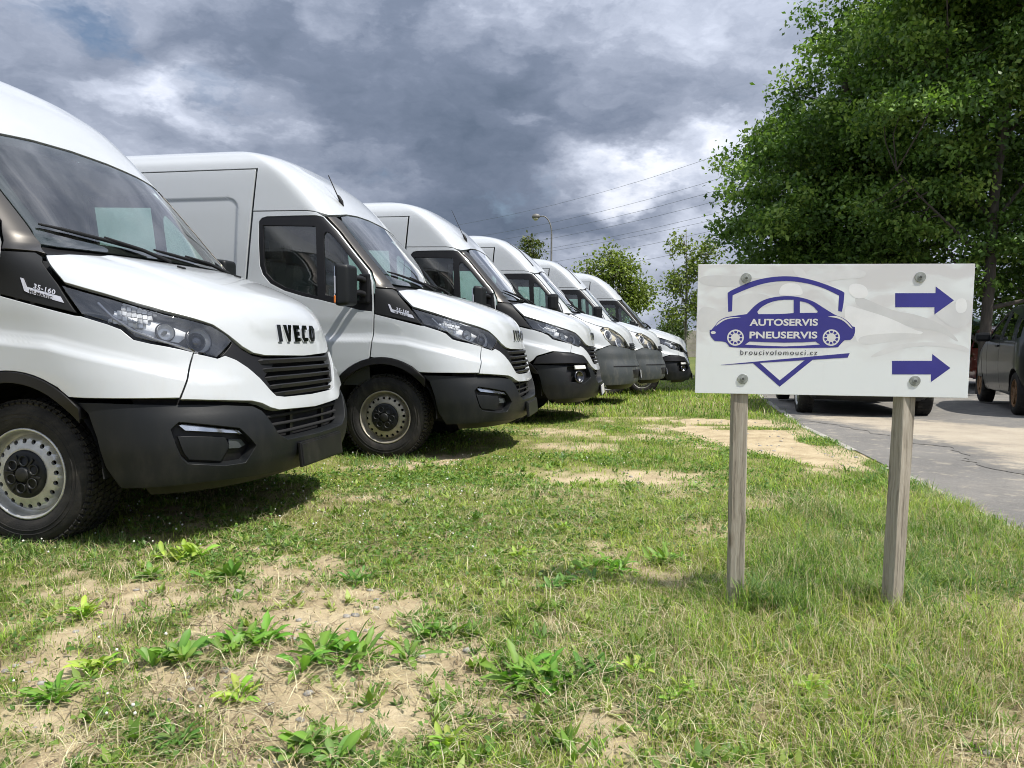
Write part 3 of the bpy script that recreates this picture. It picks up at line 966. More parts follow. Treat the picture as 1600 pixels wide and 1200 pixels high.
        for i, (k, x, z, rad) in enumerate(specs):
            p, n = surf(VH, x=x, z=z, off=-.014, side=sd)
            ax = (n * .8 + Vector((.45, 0, 0.10))).normalized()
            rot = ax.to_track_quat('Z', 'Y').to_matrix()
            tmp = MB().lathe([(rad, 0), (rad * .96, -.010), (rad * .80, -.028), (rad * .5, -.042), (rad * .18, -.048), (.0, -.049)], 22, 'z')
            b = MB().add([rot @ Vector(v) + p for v in tmp.v], tmp.f, True)
            parts.append(('reflector', b.mesh('reflector', 'lamp_chrome'), 'headlight', sd))
            tmp = MB().lathe([(rad * (.78 if i == 0 else .25), -.026), (rad * (.66 if i == 0 else .24), -.008), (rad * (.38 if i == 0 else .15), .004), (0, .008)], 18, 'z')
            b = MB().add([rot @ Vector(v) + p for v in tmp.v], tmp.f, True)
            parts.append(('bulb', b.mesh('bulb', 'chrome_dark' if i == 0 else 'white_plate'), 'headlight', sd))
            tmp = MB().lathe([(rad * 1.02, -.004), (rad * 1.12, .002), (rad * 1.18, -.012)], 22, 'z')
            b = MB().add([rot @ Vector(v) + p for v in tmp.v], tmp.f, True)
            parts.append(('bezel', b.mesh('bezel', 'chrome_dark' if not old else 'lamp_chrome'), 'headlight', sd))
        if not old:
            parts.append(('reflector_plate', panel_mesh('reflector_plate', VH, [('s', .46, 1.145), ('s', .60, 1.105), ('s', .70, 1.065), ('s', .76, 1.03), ('s', .73, .985), ('s', .66, .995), ('s', .60, 1.02), ('s', .55, 1.055), ('s', .47, 1.095)], 'lamp_chrome', side=sd, off=-.046, thick=-1), 'headlight', sd))
            # faceted indicator reflector towards the rear of the lamp
            b = MB()
            for a in range(7):
                for c in range(4):
                    x = .50 + a * .020 - c * .012
                    z = 1.150 - a * .004 - c * .022
                    p, n = surf(VH, x=x, z=z, off=-.030, side=sd)
                    M = n.to_track_quat('Z', 'Y').to_matrix() @ Matrix.Rotation(random.uniform(-.5, .5), 3, 'X') @ Matrix.Rotation(random.uniform(-.5, .5), 3, 'Y')
                    b.box(p, (.019, .019, .012), M)
            parts.append(('indicator', b.mesh('indicator', 'lamp_chrome'), 'headlight', sd))
            b = MB()
            pts = [tuple(surf(VH, x=x, z=z, off=-.012, side=sd)[0]) for x, z in ((.40, 1.165), (.47, 1.10), (.56, 1.035), (.64, .998), (.72, .965), (.79, .93))]
            b.tube(pts, .007, 6)
            parts.append(('light_guide', b.mesh('light_guide', 'badge_silver'), 'headlight', sd))
    # grille
    if not old:
        parts.append(('grille', panel_mesh('grille', VH, GRILLE, 'dark', half=True, off=-.055, gap=-.01, thick=-1), None, 0))
        P('grille_wing', [('f', -.27, .893), ('f', -.38, .898), ('f', -.455, .912), ('f', -.51, .943), ('f', -.56, .996), ('f', -.556, .98), ('f', -.578, .957), ('f', -.64, .907), ('f', -.62, .907), ('f', -.565, .884), ('f', -.515, .847),
                          ('f', -.455, .79), ('f', -.41, .735), ('f', -.375, .745), ('f', -.41, .80)], 'plastic_black', off=-.014, parent='grille', thick=.03)
        for i, (z, ya, hh) in enumerate(((.877, .44, .030), (.833, .425, .026), (.789, .40, .026), (.745, .375, .026), (.706, .355, .024))):
            V, F, N = [], [], []
            ys = np.linspace(-ya, ya, 25)
            prof = [(-.050, hh * .35), (-.004, hh * .5), (.003, hh * .25), (.001, -hh * .4), (-.012, -hh * .5), (-.050, -hh * .3)]
            for y in ys:
                q = VH.qy(y, z) if y else 0
                for o_, dz_ in prof:
                    end = 1 - max(0, abs(y) - ya + .05) / .05 * .8
                    p = VH.base(q, z) + VH.nrm0(q, z) * (o_ * 1.0 - (1 - end) * .03)
                    V.append((p[0], p[1], p[2] + dz_))
            m_ = len(prof)
            for a in range(len(ys) - 1):
                for b_ in range(m_):
                    F.append((a * m_ + b_, a * m_ + (b_ + 1) % m_, (a + 1) * m_ + (b_ + 1) % m_, (a + 1) * m_ + b_))
            F += [tuple(range(m_)), tuple(range((len(ys) - 1) * m_, len(ys) * m_))[::-1]]
            parts.append(('slat', MB().add(V, F).mesh('slat', 'plastic_black'), 'grille', 0))
        # lower intake with two bars
        parts.append(('lower_intake', panel_mesh('lower_intake', VH, [('f', 0, .66), ('f', -.45, .68), ('f', -.53, .67), ('f', -.5, .5), ('f', -.3, .42), ('f', 0, .42)], 'dark', half=True, off=-.07, gap=0, thick=-1), None, 0))
        for z in (.50, .545, .59):
            V = [Vector(VH.base(VH.qy(y, z) if y else 0, z)) + Vector((-.045, 0, 0)) for y in np.linspace(-.43, .43, 15)]
            parts.append(('slat', MB().tube(V, .010, 5).mesh('slat', 'dark'), 'lower_intake', 0))
        for y in (-.2, .2):
            b = MB().box((.985, y, .53), (.03, .03, .16))
            parts.append(('bracket', b.mesh('bracket', 'plastic_black'), 'lower_intake', 0))
    else:
        parts.append(('grille', panel_mesh('grille', VH, [('f', 0, .955), ('f', -.46, .955), ('f', -.49, .86), ('f', 0, .85)], 'plastic_black', half=True, off=.006, gap=0), None, 0))
        for z in (.87, .90, .93):
            V = [Vector(VH.base(VH.qy(y, z) if y else 0, z)) + Vector((.016, 0, 0)) for y in np.linspace(-.44, .44, 15)]
            parts.append(('slat', MB().tube(V, .007, 5).mesh('slat', 'plastic_grey'), 'grille', 0))
        P('roof_seam_strip', [('f', -.40, 2.562), ('f', -.56, 2.50), ('f', -.70, 2.28), ('f', -.74, 2.14), ('f', -.70, 2.14), ('f', -.665, 2.28), ('f', -.52, 2.50), ('f', -.36, 2.565)], 'plastic_black', off=.006, gap=0)
    # rear end, floor, bulkhead
    zz = np.concatenate([np.linspace(.33, 2.4, 24), np.linspace(2.45, 2.69, 14)])
    yy = np.interp(zz, VH.Z, VH.C[1])
    poly = [(-4.548, -y, z) for y, z in zip(yy, zz)] + [(-4.548, y, z) for y, z in zip(yy[::-1], zz[::-1])]
    b = MB().add(poly, [tuple(range(len(poly)))[::-1]])
    b.box((-4.555, 0, 1.35), (.012, .012, 2.0))
    parts.append(('rear_doors', b.mesh('rear_doors', 'paint_white'), None, 0))
    b = MB().box((-1.95, 0, .40), (5.0, 1.30, .22)).box((-2.3, 0, .38), (2.1, 1.8, .12))
    for x in (0, -3.52):
        b.tube([(x, -.8, WZ), (x, .8, WZ)], .05, 8)
    parts.append(('chassis', b.mesh('chassis', 'dark'), None, 0))
    for sgn in (-1, 1):
        for x in (0, -3.52):
            n = 18
            V, F = [], []
            for k in range(n + 1):
                a = math.pi * k / n
                for y in (.985 if x == 0 else .97, .62):
                    V.append((x + .455 * math.cos(a), sgn * y, WZ + .455 * math.sin(a)))
            for k in range(n):
                F.append((2 * k, 2 * k + 1, 2 * k + 3, 2 * k + 2))
            F.append(tuple(range(1, 2 * n + 2, 2)))
            parts.append(('wheel_housing', MB().add(V, F).mesh('wheel_housing', 'dark'), None, 0))
    zb = np.linspace(.34, 2.60, 30); yb = np.interp(zb, VH.Z, VH.C[1]) - .03
    b = MB().add([(-1.28, -y, z) for y, z in zip(yb, zb)] + [(-1.28, y, z) for y, z in zip(yb[::-1], zb[::-1])], [tuple(range(60))])
    parts.append(('bulkhead', b.mesh('bulkhead', 'interior'), None, 0))
    b = MB().box((-.92, 0, 2.06), (.72, 1.62, .02))
    parts.append(('headliner', b.mesh('headliner', 'headliner'), None, 0))
    # cab furniture
    b = MB().box((-.10, 0, 1.22), (.42, 1.72, .30), None, .05).box((.02, 0, 1.36), (.30, 1.60, .05), None, .02).box((-.32, .42, 1.37), (.16, .36, .08), None, .03).box((-.24, 0, .95), (.3, .4, .4), None, .04)
    parts.append(('dashboard', b.mesh('dashboard', 'interior'), None, 0))
    for y, wd in ((.48, .50), (-.42, .86)):
        b = MB().box((-.78, y, .92), (.50, wd, .16), None, .05).box((-1.06, y, 1.30), (.13, wd * .96, .72), Matrix.Rotation(R(-10), 3, 'Y'), .05).box((-.80, y, .70), (.42, wd * .8, .34))
        parts.append(('seat', b.mesh('seat', 'interior'), None, 0))
        for yh in ([y] if wd < .6 else [y - .21, y + .21]):
            b2 = MB().box((-1.15, yh, 1.76), (.09, .25, .18), Matrix.Rotation(R(-8), 3, 'Y'), .03)
            parts.append(('headrest', b2.mesh('headrest', 'interior'), 'seat', 0))
    sw = MB()
    M = Matrix.Rotation(R(-42), 3, 'Y')
    ring = [M @ Vector((.0, .20 * math.cos(a), .20 * math.sin(a))) + Vector((-.42, .48, 1.36)) for a in np.linspace(0, 2 * math.pi, 25)]
    sw.tube(ring, .015, 6, caps=False)
    sw.box((-.41, .48, 1.355), (.05, .14, .11), M, .02).box((-.415, .48, 1.355), (.02, .38, .03), M)
    sw.tube([(-.40, .48, 1.345), (-.2, .48, 1.18)], .03, 8)
    parts.append(('steering_wheel', sw.mesh('steering_wheel', 'interior'), None, 0))
    # mirrors
    for sd in (1, -1):
        b = MB()
        if old:
            c = Vector((-.20, -1.13 * sd, 1.56))
            b.box(c, (.16, .16, .26), Matrix.Rotation(R(10), 3, 'Z'), .05)
            b.tube([(-.12, -.97 * sd, 1.42), (-.14, -1.04 * sd, 1.43), (-.17, -1.10 * sd, 1.46)], .04, 8)
            parts.append(('mirror', b.mesh('mirror', 'plastic_bumper'), None, sd))
        else:
            bm = bmesh.new()
            bmesh.ops.create_cube(bm, size=1)
            bmesh.ops.scale(bm, vec=(.135, .215, .335), verts=bm.verts)
            for v in bm.verts:          # front face tapers towards the outside, as a wing mirror does
                if v.co.x > 0:
                    v.co.y *= .82
                    v.co.z *= .93
                    if v.co.y * sd < 0:
                        v.co.x -= .03
            bmesh.ops.bevel(bm, geom=bm.edges[:], offset=.034, segments=4, profile=.6, affect='EDGES')
            V = [tuple(Matrix.Rotation(R(6 * sd), 3, 'Z') @ v.co + Vector((-.215, -1.205 * sd, 1.413))) for v in bm.verts]
            F = [[v.index for v in f.verts] for f in bm.faces]
            bm.free()
            b.add(V, F, True)
            parts.append(('mirror', b.mesh('mirror', 'plastic_bumper'), None, sd))
            a = MB()
            for zz_ in (1.475, 1.36):
                a.tube([(-.20, -1.12 * sd, zz_), (-.17, -1.04 * sd, zz_ + .005), (-.15, -.985 * sd, zz_ - .01)], [.026, .022, .03], 8)
            a.box((-.15, -.985 * sd, 1.40), (.09, .04, .24), None, .015)
            parts.append(('mirror_arm', a.mesh('mirror_arm', 'plastic_black'), 'mirror', sd))
            g = MB().box((-.292, -1.205 * sd, 1.42), (.006, .16, .27), Matrix.Rotation(R(6 * sd), 3, 'Z'))
            parts.append(('mirror_glass', g.mesh('mirror_glass', 'chrome'), 'mirror', sd))
            g = MB().box((-.268, -1.300 * sd, 1.41), (.024, .018, .14), Matrix.Rotation(R(6 * sd), 3, 'Z'), .006)
            parts.append(('indicator_strip', g.mesh('indicator_strip', 'badge_silver'), 'mirror', sd))
            g = MB().box((-.258, -1.298 * sd, 1.30), (.048, .022, .06), Matrix.Rotation(R(6 * sd), 3, 'Z'), .008)
            parts.append(('indicator', g.mesh('indicator', 'orange_lens'), 'mirror', sd))
    # wipers, washer jets, aerial, handle, plate
    def wp(y0, z0, y1, z1, arm):
        V = [surf(VH, y=y0 + (y1 - y0) * t, z=z0 + (z1 - z0) * t, off=.012)[0] for t in np.linspace(0, 1, 8)]
        b = MB().tube(V, [.006, .009, .011, .011, .011, .011, .009, .006], 6)
        V = [surf(VH, y=y, z=z, off=o_)[0] for y, z, o_ in arm]
        b.tube(V, [.012, .011, .009], 6)
        parts.append(('wiper', b.mesh('wiper', 'cover_black'), None, 0))
    wp(-.775, 1.545, -.10, 1.475, ((-.02, 1.425, .01), (-.2, 1.47, .03), (-.42, 1.515, .02)))
    wp(-.03, 1.50, .50, 1.455, ((.62, 1.415, .01), (.45, 1.45, .03), (.25, 1.485, .02)))
    for y in (-.2, .42):
        p, n = surf(VH, y=y, z=1.37, off=.004)
        b = MB().box(p, (.045, .022, .012), n.to_track_quat('Z', 'X'), .004)
        parts.append(('washer_jet', b.mesh('washer_jet', 'cover_black'), 'hood', 0))
    if not old:
        p, n = surf(VH, y=-.48, z=2.20, off=.0)
        d = Vector((-.42, 0, .9)).normalized()
        ml = .34 if rnd else .21
        t = Vector(VH.pos(VH.qy(-.48, 2.24), 2.24) - VH.pos(VH.qy(-.48, 2.16), 2.16)).normalized()
        b = MB().tube([p - t * .06, p - t * .02 + n * .012, p + t * .03 + n * .026, p + t * .045 + n * .03], [.004, .018, .014, .006], 8)
        b.tube([p + t * .035 + n * .02, p + t * .035 + n * .02 + d * ml], [.006, .0045] if not rnd else [.005, .0025], 6)
        parts.append(('aerial', b.mesh('aerial', 'cover_black'), 'roof', 0))
        nb = MB()
    for sd in (1, -1):
        p, n = surf(VH, x=-1.03, z=1.20, off=.012, side=sd)
        b = MB().box(p, (.20, .04, .045), None, .014)
        parts.append(('handle', b.mesh('handle', 'plastic_bumper'), 'door', sd))
    px = 1.092 if not old else 1.10
    pz = .372 if not old else .46
    b = MB().box((px, 0, pz), (.012, .52, .115), Matrix.Rotation(R(-6), 3, 'Y'), .003)
    parts.append(('number_plate' if kind != 'strip_fog' else 'plate_bracket', b.mesh('number_plate', 'white_plate' if kind != 'strip_fog' else 'plastic_black'), None, 0))
    b = MB().box((px - .008, 0, pz), (.018, .54, .135), Matrix.Rotation(R(-6), 3, 'Y'), .004)
    parts.append(('plate_holder', b.mesh('plate_holder', 'plastic_black'), 'number_plate' if kind != 'strip_fog' else 'plate_bracket', 0))
    b = MB().box((px + .0066, -.238, pz), (.002, .038, .106), Matrix.Rotation(R(-6), 3, 'Y'))
    if kind != 'strip_fog':
        parts.append(('plate_band', b.mesh('plate_band', 'plate_blue'), 'number_plate', 0))
    return parts


def make_van(parts, label, loc, rz, wheel, kind, badge=None):
    root = empty('van', loc, rz)
    tag(root, label, 'van', 'white vans parked in a row')
    objs = {}
    later = []
    for name, me, par, sd in parts:
        if par is None:
            objs[(name, sd)] = link(name, me, root)
        else:
            later.append((name, me, par, sd))
    for name, me, par, sd in later:
        p = objs.get((par, sd)) or objs.get((par, 0)) or objs.get((par, 1))
        link(name, me, p)
    for x in (0, -3.52):
        for sgn in (-1, 1):
            place_wheel(wheel, root, (x, sgn * .925, WZ), sgn > 0)
    hood = objs[('hood', 0)]
    if kind != 'old':
        letters_iveco(hood)
    if badge:
        cv = objs[('wing_cover', 1)]
        # L-shaped silver badge with the model figures
        def to3(u, v, w):
            x, z = u, v
            p, n = surf(VH, x=x, z=z, off=w)
            return p
        b = MB().prism([(.045, 1.275), (.062, 1.27), (.082, 1.232), (.245, 1.186), (.265, 1.157), (.095, 1.203), (.072, 1.213)], lambda u, v, w: to3(u, v, w + .001), .003)
        b.build('badge', 'badge_silver', cv)
        for txt, sx, sz, size, m in ((badge[0], .115, 1.226, .036, 'badge_silver'), (badge[1], .096, 1.2045, .026, 'cover_black')):
            V, F = text_mesh(txt, size, 0.0008, 1.1)
            V2 = [tuple(to3(sx + v[0] * .95, sz + v[1] * .82 - v[0] * .285, .0055)) for v in V]
            bb = MB().add(V2, F)
            bb.build('badge_lettering', m, cv)
    return root, objs

# ------------------------------------------------------------------ ground
def vnoise(x, y, seed=0):
    xi = np.floor(x).astype(np.int64); yi = np.floor(y).astype(np.int64)
    fx = x - xi; fy = y - yi
    fx = fx * fx * (3 - 2 * fx); fy = fy * fy * (3 - 2 * fy)

    def h(a, b):
        n = (a * 374761393 + b * 668265263 + seed * 1442695041) & 0xffffffff
        n = ((n ^ (n >> 13)) * 1274126177) & 0xffffffff
        return ((n ^ (n >> 16)) & 0xffff) / 65535.0
    return (h(xi, yi) * (1 - fx) + h(xi + 1, yi) * fx) * (1 - fy) + (h(xi, yi + 1) * (1 - fx) + h(xi + 1, yi + 1) * fx) * fy


def fbm(x, y, o=4, seed=0):
    s = 0; a = .5; t = 0
    for i in range(o):
        s = s + a * vnoise(x * 2**i, y * 2**i, seed + i * 17); t += a; a *= .55
    return s / t


KY = np.array([0, 2.5, 3.98, 4.8, 5.53, 5.99, 7.67, 8.91, 11.04, 13.26, 20, 30, 60])
KX = np.array([2.2, 2.5, 2.7, 2.81, 2.90, 2.98, 3.24, 3.40, 3.87, 4.43, 6.2, 8.8, 16.6])


def kerb_x(y):
    return np.interp(y, KY, KX)


DIRT = [(-1.28, 2.80, .30, .9), (-.98, 3.14, .30, .9), (-.80, 2.94, .32, .95), (-.37, 2.74, .22, .7), (-.19, 2.22, .28, .8), (-.65, 2.02, .34, .9), (-.34, 1.99, .26, .85), (-1.33, 2.45, .22, .7), (-.55, 2.66, .30, .8), (-.15, 2.75, .2, .6),
        (-1.0, 2.72, .3, .8), (.05, 2.5, .2, .5), (-.95, 2.2, .2, .7), (.30, 1.85, .2, .5), (.53, 7.91, .50, .8), (.19, 5.66, .28, .8), (.75, 5.54, .40, .8), (-.73, 6.22, .35, .7), (1.03, 3.91, .26, .9), (1.77, 3.86, .22, .7), (1.25, 4.6, .3, .5),
        (.25, 6.9, .4, .7), (-.2, 7.4, .3, .6), (1.4, 9.6, .5, .7), (.35, 4.75, .28, .6), (1.15, 8.6, .5, .7), (.9, 7.0, .4, .5), (-1.6, 3.0, .2, .6), (1.5, 2.2, .25, .35), (1.15, 1.95, .3, .35), (-.1, 4.3, .2, .4)]
SANDP = np.array([(1.95, 9.6), (3.30, 9.5), (3.30, 8.2), (3.14, 7.3), (2.98, 6.3), (2.85, 5.7), (2.45, 6.1), (2.15, 7.0), (1.85, 8.0)])
ISLE = [(2.70, 8.55, .55, .16), (3.0, 7.45, .22, .32), (2.35, 8.9, .3, .12)]


def cover(x, y):
    """how densely the ground is grown over, 0 bare earth .. 1 turf"""
    x = np.asarray(x, float); y = np.asarray(y, float)
    n = fbm(x * 1.7 + 3, y * 1.7, 4, 3)
    base = np.interp(y, [1.5, 2.3, 2.8, 3.3, 4.2, 9, 14], [.56, .57, .62, .72, .86, .92, 1.05])
    base = base + np.where((x > .35) & (y < 4), .10, 0)
    d = np.zeros_like(x)
    for (cx, cy, r, a) in DIRT:
        st = 1.0 if cy < 4.5 else 2.2
        rr = np.hypot((x - cx) / (r * st), (y - cy) / (r * (1.0 if cy < 4.5 else 1.1)))
        d = np.maximum(d, a * np.clip(1.25 - rr, 0, 1))
    n_hi = fbm(x * 7.5, y * 7.5, 2, 63)
    c = base - d * np.where(y < 4.5, .60, .62) + (n - .5) * 1.15 + (n_hi - .5) * np.where(y < 4.5, 1.15, .6)
    P = np.stack([(x + (fbm(x * 2, y * 2, 3, 9) - .5) * .5).ravel(), (y + (fbm(x * 2, y * 2, 3, 11) - .5) * .7).ravel()], 1)
    s = inside(P, SANDP).reshape(x.shape)
    isl = np.zeros_like(x)
    for (cx, cy, rx, ry) in ISLE:
        isl = np.maximum(isl, np.clip(1.4 - np.hypot((x - cx) / rx, (y - cy) / ry), 0, 1))
    c = np.where(s, -.16 + isl * 1.4 + (n - .5) * .8 + (fbm(x * 6, y * 6, 2, 64) - .5) * .3, c)
    return np.clip(c, 0, 1)


def zground(x, y):
    b = (fbm(x * 1.1, y * 1.1, 3, 21) - .5) * .05 + (fbm(x * 6, y * 6, 3, 5) - .5) * .022 + (fbm(x * 19, y * 19, 2, 6) - .5) * .012
    w = np.clip(1 - np.abs(x) / 12, 0, 1) * np.clip(1 - y / 30, 0, 1)
    edge = np.clip((kerb_x(y) - .15 - x) / .4, 0, 1)
    return gz(y) + b * w * edge


mg = bpy.data.materials.new('meadow_soil'); mg.use_nodes = True
t = NT(mg.node_tree); b = t.n['Principled BSDF']
oc = t.add('ShaderNodeTexCoord').outputs['Object']
cv = t.add('ShaderNodeAttribute', attribute_name='cover').outputs['Fac']
n1 = t.noise(oc, 5.0, 8, 0.65); n2 = t.noise(oc, 42, 6, 0.7); n3 = t.noise(oc, 210, 4, 0.7)
soil = t.ramp(n1, [(0.30, (0.285, 0.222, 0.135)), (0.50, (0.42, 0.340, 0.212)), (0.72, (0.52, 0.435, 0.29))])
soil = t.mix(t.math('MULTIPLY', t.smooth(n2, 0.50, 0.75), 0.45), soil, (0.20, 0.145, 0.085))
soil = t.mix(t.math('MULTIPLY', t.smooth(n3, 0.56, 0.72), 0.5), soil, (0.44, 0.38, 0.28))
litter = t.ramp(n2, [(0.32, (0.080, 0.085, 0.026)), (0.50, (0.165, 0.175, 0.052)), (0.70, (0.33, 0.285, 0.135))])
far = t.ramp(t.noise(oc, 0.35, 6, 0.6), [(0.3, (0.085, 0.115, 0.030)), (0.7, (0.15, 0.17, 0.05))])
dist = t.add('ShaderNodeSeparateXYZ', {0: oc}).outputs[1]
litter = t.mix(t.smooth(dist, 14, 30), litter, far)
mk = t.smooth(t.math('ADD', cv, t.math('MULTIPLY', t.math('SUBTRACT', n2, 0.5), 0.6)), 0.30, 0.75)
c0 = t.mix(mk, soil, litter)
t.l.new(c0, b.inputs['Base Color'])
b.inputs['Roughness'].default_value = 0.95
b.inputs['Specular IOR Level'].default_value = 0.15
hh = t.math('ADD', t.math('MULTIPLY', n2, 0.7), t.math('MULTIPLY', n3, 0.35))
bn = t.add('ShaderNodeBump', {'Strength': 0.9, 'Distance': 0.012, 'Height': hh})
t.l.new(bn.outputs[0], b.inputs['Normal'])
MATS['meadow_soil'] = mg


def lines(segs):
    return np.unique(np.concatenate([np.arange(a, b, s) for a, b, s in segs]))


gx = lines([(-400, -40, 40), (-40, -12, 4), (-12, -4, .25), (-4, 3.4, .03), (3.4, 8, .25), (8, 40, 4), (40, 401, 40)])
gy = lines([(-60, -4, 8), (-4, 1.4, .6), (1.4, 5, .03), (5, 12, .07), (12, 24, .3), (24, 80, 4), (80, 700, 60), (700, 2001, 300)])
X, Y = np.meshgrid(gx, gy)
Z = zground(X, Y)
V = np.stack([X, Y, Z], -1).reshape(-1, 3)
ny, nx = X.shape
i = (np.arange(ny - 1)[:, None] * nx + np.arange(nx - 1)[None]).ravel()
F = np.stack([i, i + 1, i + nx + 1, i + nx], 1)
me = mesh_np('ground', V, F, 'meadow_soil', smooth=True)
at = me.attributes.new('cover', 'FLOAT', 'POINT')
at.data.foreach_set('value', cover(X, Y).ravel().astype(np.float32))
ground = structure(link('ground', me))

# asphalt yard, its worn gravelly part, kerb stones
ma = bpy.data.materials.new('asphalt'); ma.use_nodes = True
t = NT(ma.node_tree); b = t.n['Principled BSDF']
oc = t.add('ShaderNodeTexCoord').outputs['Object']
n1 = t.noise(oc, 0.9, 7, 0.62); n2 = t.noise(oc, 90, 4, 0.7); n3 = t.noise(oc, 7, 6, 0.65)
c0 = t.ramp(n1, [(0.3, (0.105, 0.100, 0.092)), (0.55, (0.150, 0.142, 0.128)), (0.75, (0.215, 0.196, 0.168))])
c0 = t.mix(t.math('MULTIPLY', t.smooth(n2, 0.48, 0.72), 0.5), c0, (0.31, 0.30, 0.28))
c0 = t.mix(t.math('MULTIPLY', t.smooth(n3, 0.52, 0.72), 0.6), c0, (0.36, 0.32, 0.25))
ck = t.add('ShaderNodeTexVoronoi', {'Vector': t.vmath('ADD', oc, t.vmath('SCALE', t.noise(oc, 2, 4, 0.6, out='Color'), scale=0.5)), 'Scale': 0.7}, feature='DISTANCE_TO_EDGE').outputs['Distance']
c0 = t.mix(t.math('MULTIPLY', t.math('SUBTRACT', 1.0, t.smooth(ck, 0.002, 0.010)), 0.22), c0, (0.075, 0.07, 0.065))
t.l.new(c0, b.inputs['Base Color'])
b.inputs['Roughness'].default_value = 0.9
bn = t.add('ShaderNodeBump', {'Strength': 0.5, 'Distance': 0.006, 'Height': n2})
t.l.new(bn.outputs[0], b.inputs['Normal'])
MATS['asphalt'] = ma
mv = bpy.data.materials.new('gravel'); mv.use_nodes = True
t = NT(mv.node_tree); b = t.n['Principled BSDF']
oc = t.add('ShaderNodeTexCoord').outputs['Object']
n1 = t.noise(oc, 1.6, 8, 0.66); n2 = t.noise(oc, 70, 5, 0.75)
vo = t.add('ShaderNodeTexVoronoi', {'Vector': oc, 'Scale': 45.0}).outputs
c0 = t.ramp(n1, [(0.28, (0.215, 0.19, 0.155)), (0.5, (0.36, 0.31, 0.235)), (0.72, (0.42, 0.37, 0.285))])
c0 = t.mix(t.math('MULTIPLY', t.smooth(n2, 0.52, 0.7), 0.6), c0, (0.23, 0.205, 0.17))
c0 = t.mix(t.math('MULTIPLY', t.math('SUBTRACT', 1.0, t.smooth(vo[0], 0.12, 0.35)), 0.35), c0, (0.46, 0.43, 0.38))
ed = t.add('ShaderNodeAttribute', attribute_name='edge').outputs['Fac']
blend = t.smooth(t.math('ADD', ed, t.math('MULTIPLY', t.math('SUBTRACT', t.noise(oc, 5, 7, 0.7), 0.5), 1.1)), 0.05, 0.45)
asp = t.ramp(t.noise(oc, 0.9, 7, 0.62), [(0.3, (0.105, 0.100, 0.092)), (0.55, (0.150, 0.142, 0.128)), (0.75, (0.215, 0.196, 0.168))])
asp = t.mix(t.math('MULTIPLY', t.smooth(t.noise(oc, 90, 4, 0.7), 0.48, 0.72), 0.5), asp, (0.31, 0.30, 0.28))
c0 = t.mix(blend, asp, c0)
wet = t.smooth(t.noise(t.vmath('MULTIPLY', oc, (0.8, 1.7, 1)), 1.3, 6, 0.6), 0.66, 0.74)
c0 = t.mix(t.math('MULTIPLY', wet, 0.75), c0, (0.13, 0.105, 0.08))
t.l.new(c0, b.inputs['Base Color'])
b.inputs['Roughness'].default_value = 0.95
bn = t.add('ShaderNodeBump', {'Strength': 0.8, 'Distance': 0.01, 'Height': n2})
t.l.new(bn.outputs[0], b.inputs['Normal'])
MATS['gravel'] = mv
mat('concrete', (0.30, 0.285, 0.25), 0.9, var=0.22, vscale=7, bump=0.4, bscale=60)
mat('concrete_wall', (0.30, 0.275, 0.235), 0.9, var=0.25, vscale=2.0, bump=0.3, bscale=20)

ry = lines([(-10, 2, 2), (2, 16, .25), (16, 60, 4)])
rows = []
NXA = 24
for y in ry:
    k = kerb_x(y) - .01
    rows.append([(k + (60 - k) * (j / NXA) ** 2.6, y, float(gz(y)) + .006) for j in range(NXA + 1)])
V = np.array(rows).reshape(-1, 3)
i = (np.arange(len(ry) - 1)[:, None] * (NXA + 1) + np.arange(NXA)[None]).ravel()
structure(link('road', mesh_np('road', V, np.stack([i, i + 1, i + NXA + 2, i + NXA + 1], 1), 'asphalt')))


def ragged_sheet(name, poly, m, z, jit=.10, seed=1, kind='structure'):
    P = []
    n = len(poly)
    for a in range(n):
        p, q = np.array(poly[a]), np.array(poly[(a + 1) % n])
        k = max(2, int(np.linalg.norm(q - p) / .08))
        for s_ in range(k):
            P.append(p + (q - p) * s_ / k)
    P = np.array(P)
    P = P + np.stack([fbm(P[:, 0] * 2.5, P[:, 1] * 2.5, 4, seed) - .5, fbm(P[:, 0] * 2.5, P[:, 1] * 2.5, 4, seed + 5) - .5], 1) * jit * 3
    gx_, gy_ = np.meshgrid(np.arange(P[:, 0].min(), P[:, 0].max(), .2), np.arange(P[:, 1].min(), P[:, 1].max(), .2))
    G = np.stack([gx_.ravel(), gy_.ravel()], 1)
    G = G[inside(G, P)]
    pts = np.concatenate([P, G])
    ed = [(k_, (k_ + 1) % len(P)) for k_ in range(len(P))]
    r = delaunay_2d_cdt([Vector(p) for p in pts], ed, [], 0, 1e-5)
    Q = np.array([(v.x, v.y) for v in r[0]])
    F = np.array([f for f in r[2] if len(f) == 3])
    F = F[inside(Q[F].mean(1), P)]
    a = Q[F]
    cr = (a[:, 1, 0] - a[:, 0, 0]) * (a[:, 2, 1] - a[:, 0, 1]) - (a[:, 1, 1] - a[:, 0, 1]) * (a[:, 2, 0] - a[:, 0, 0])
    F[cr < 0] = F[cr < 0][:, ::-1]
    V = np.stack([Q[:, 0], Q[:, 1], gz(Q[:, 1]) + z], 1)
    me = mesh_np(name, V, F, m)
    ed_ = np.array([np.min(np.hypot(P[:, 0] - q_[0], P[:, 1] - q_[1])) for q_ in Q])
    me.attributes.new('edge', 'FLOAT', 'POINT').data.foreach_set('value', ed_.astype(np.float32))
    o = link(name, me)
    o['kind'] = kind
    return o


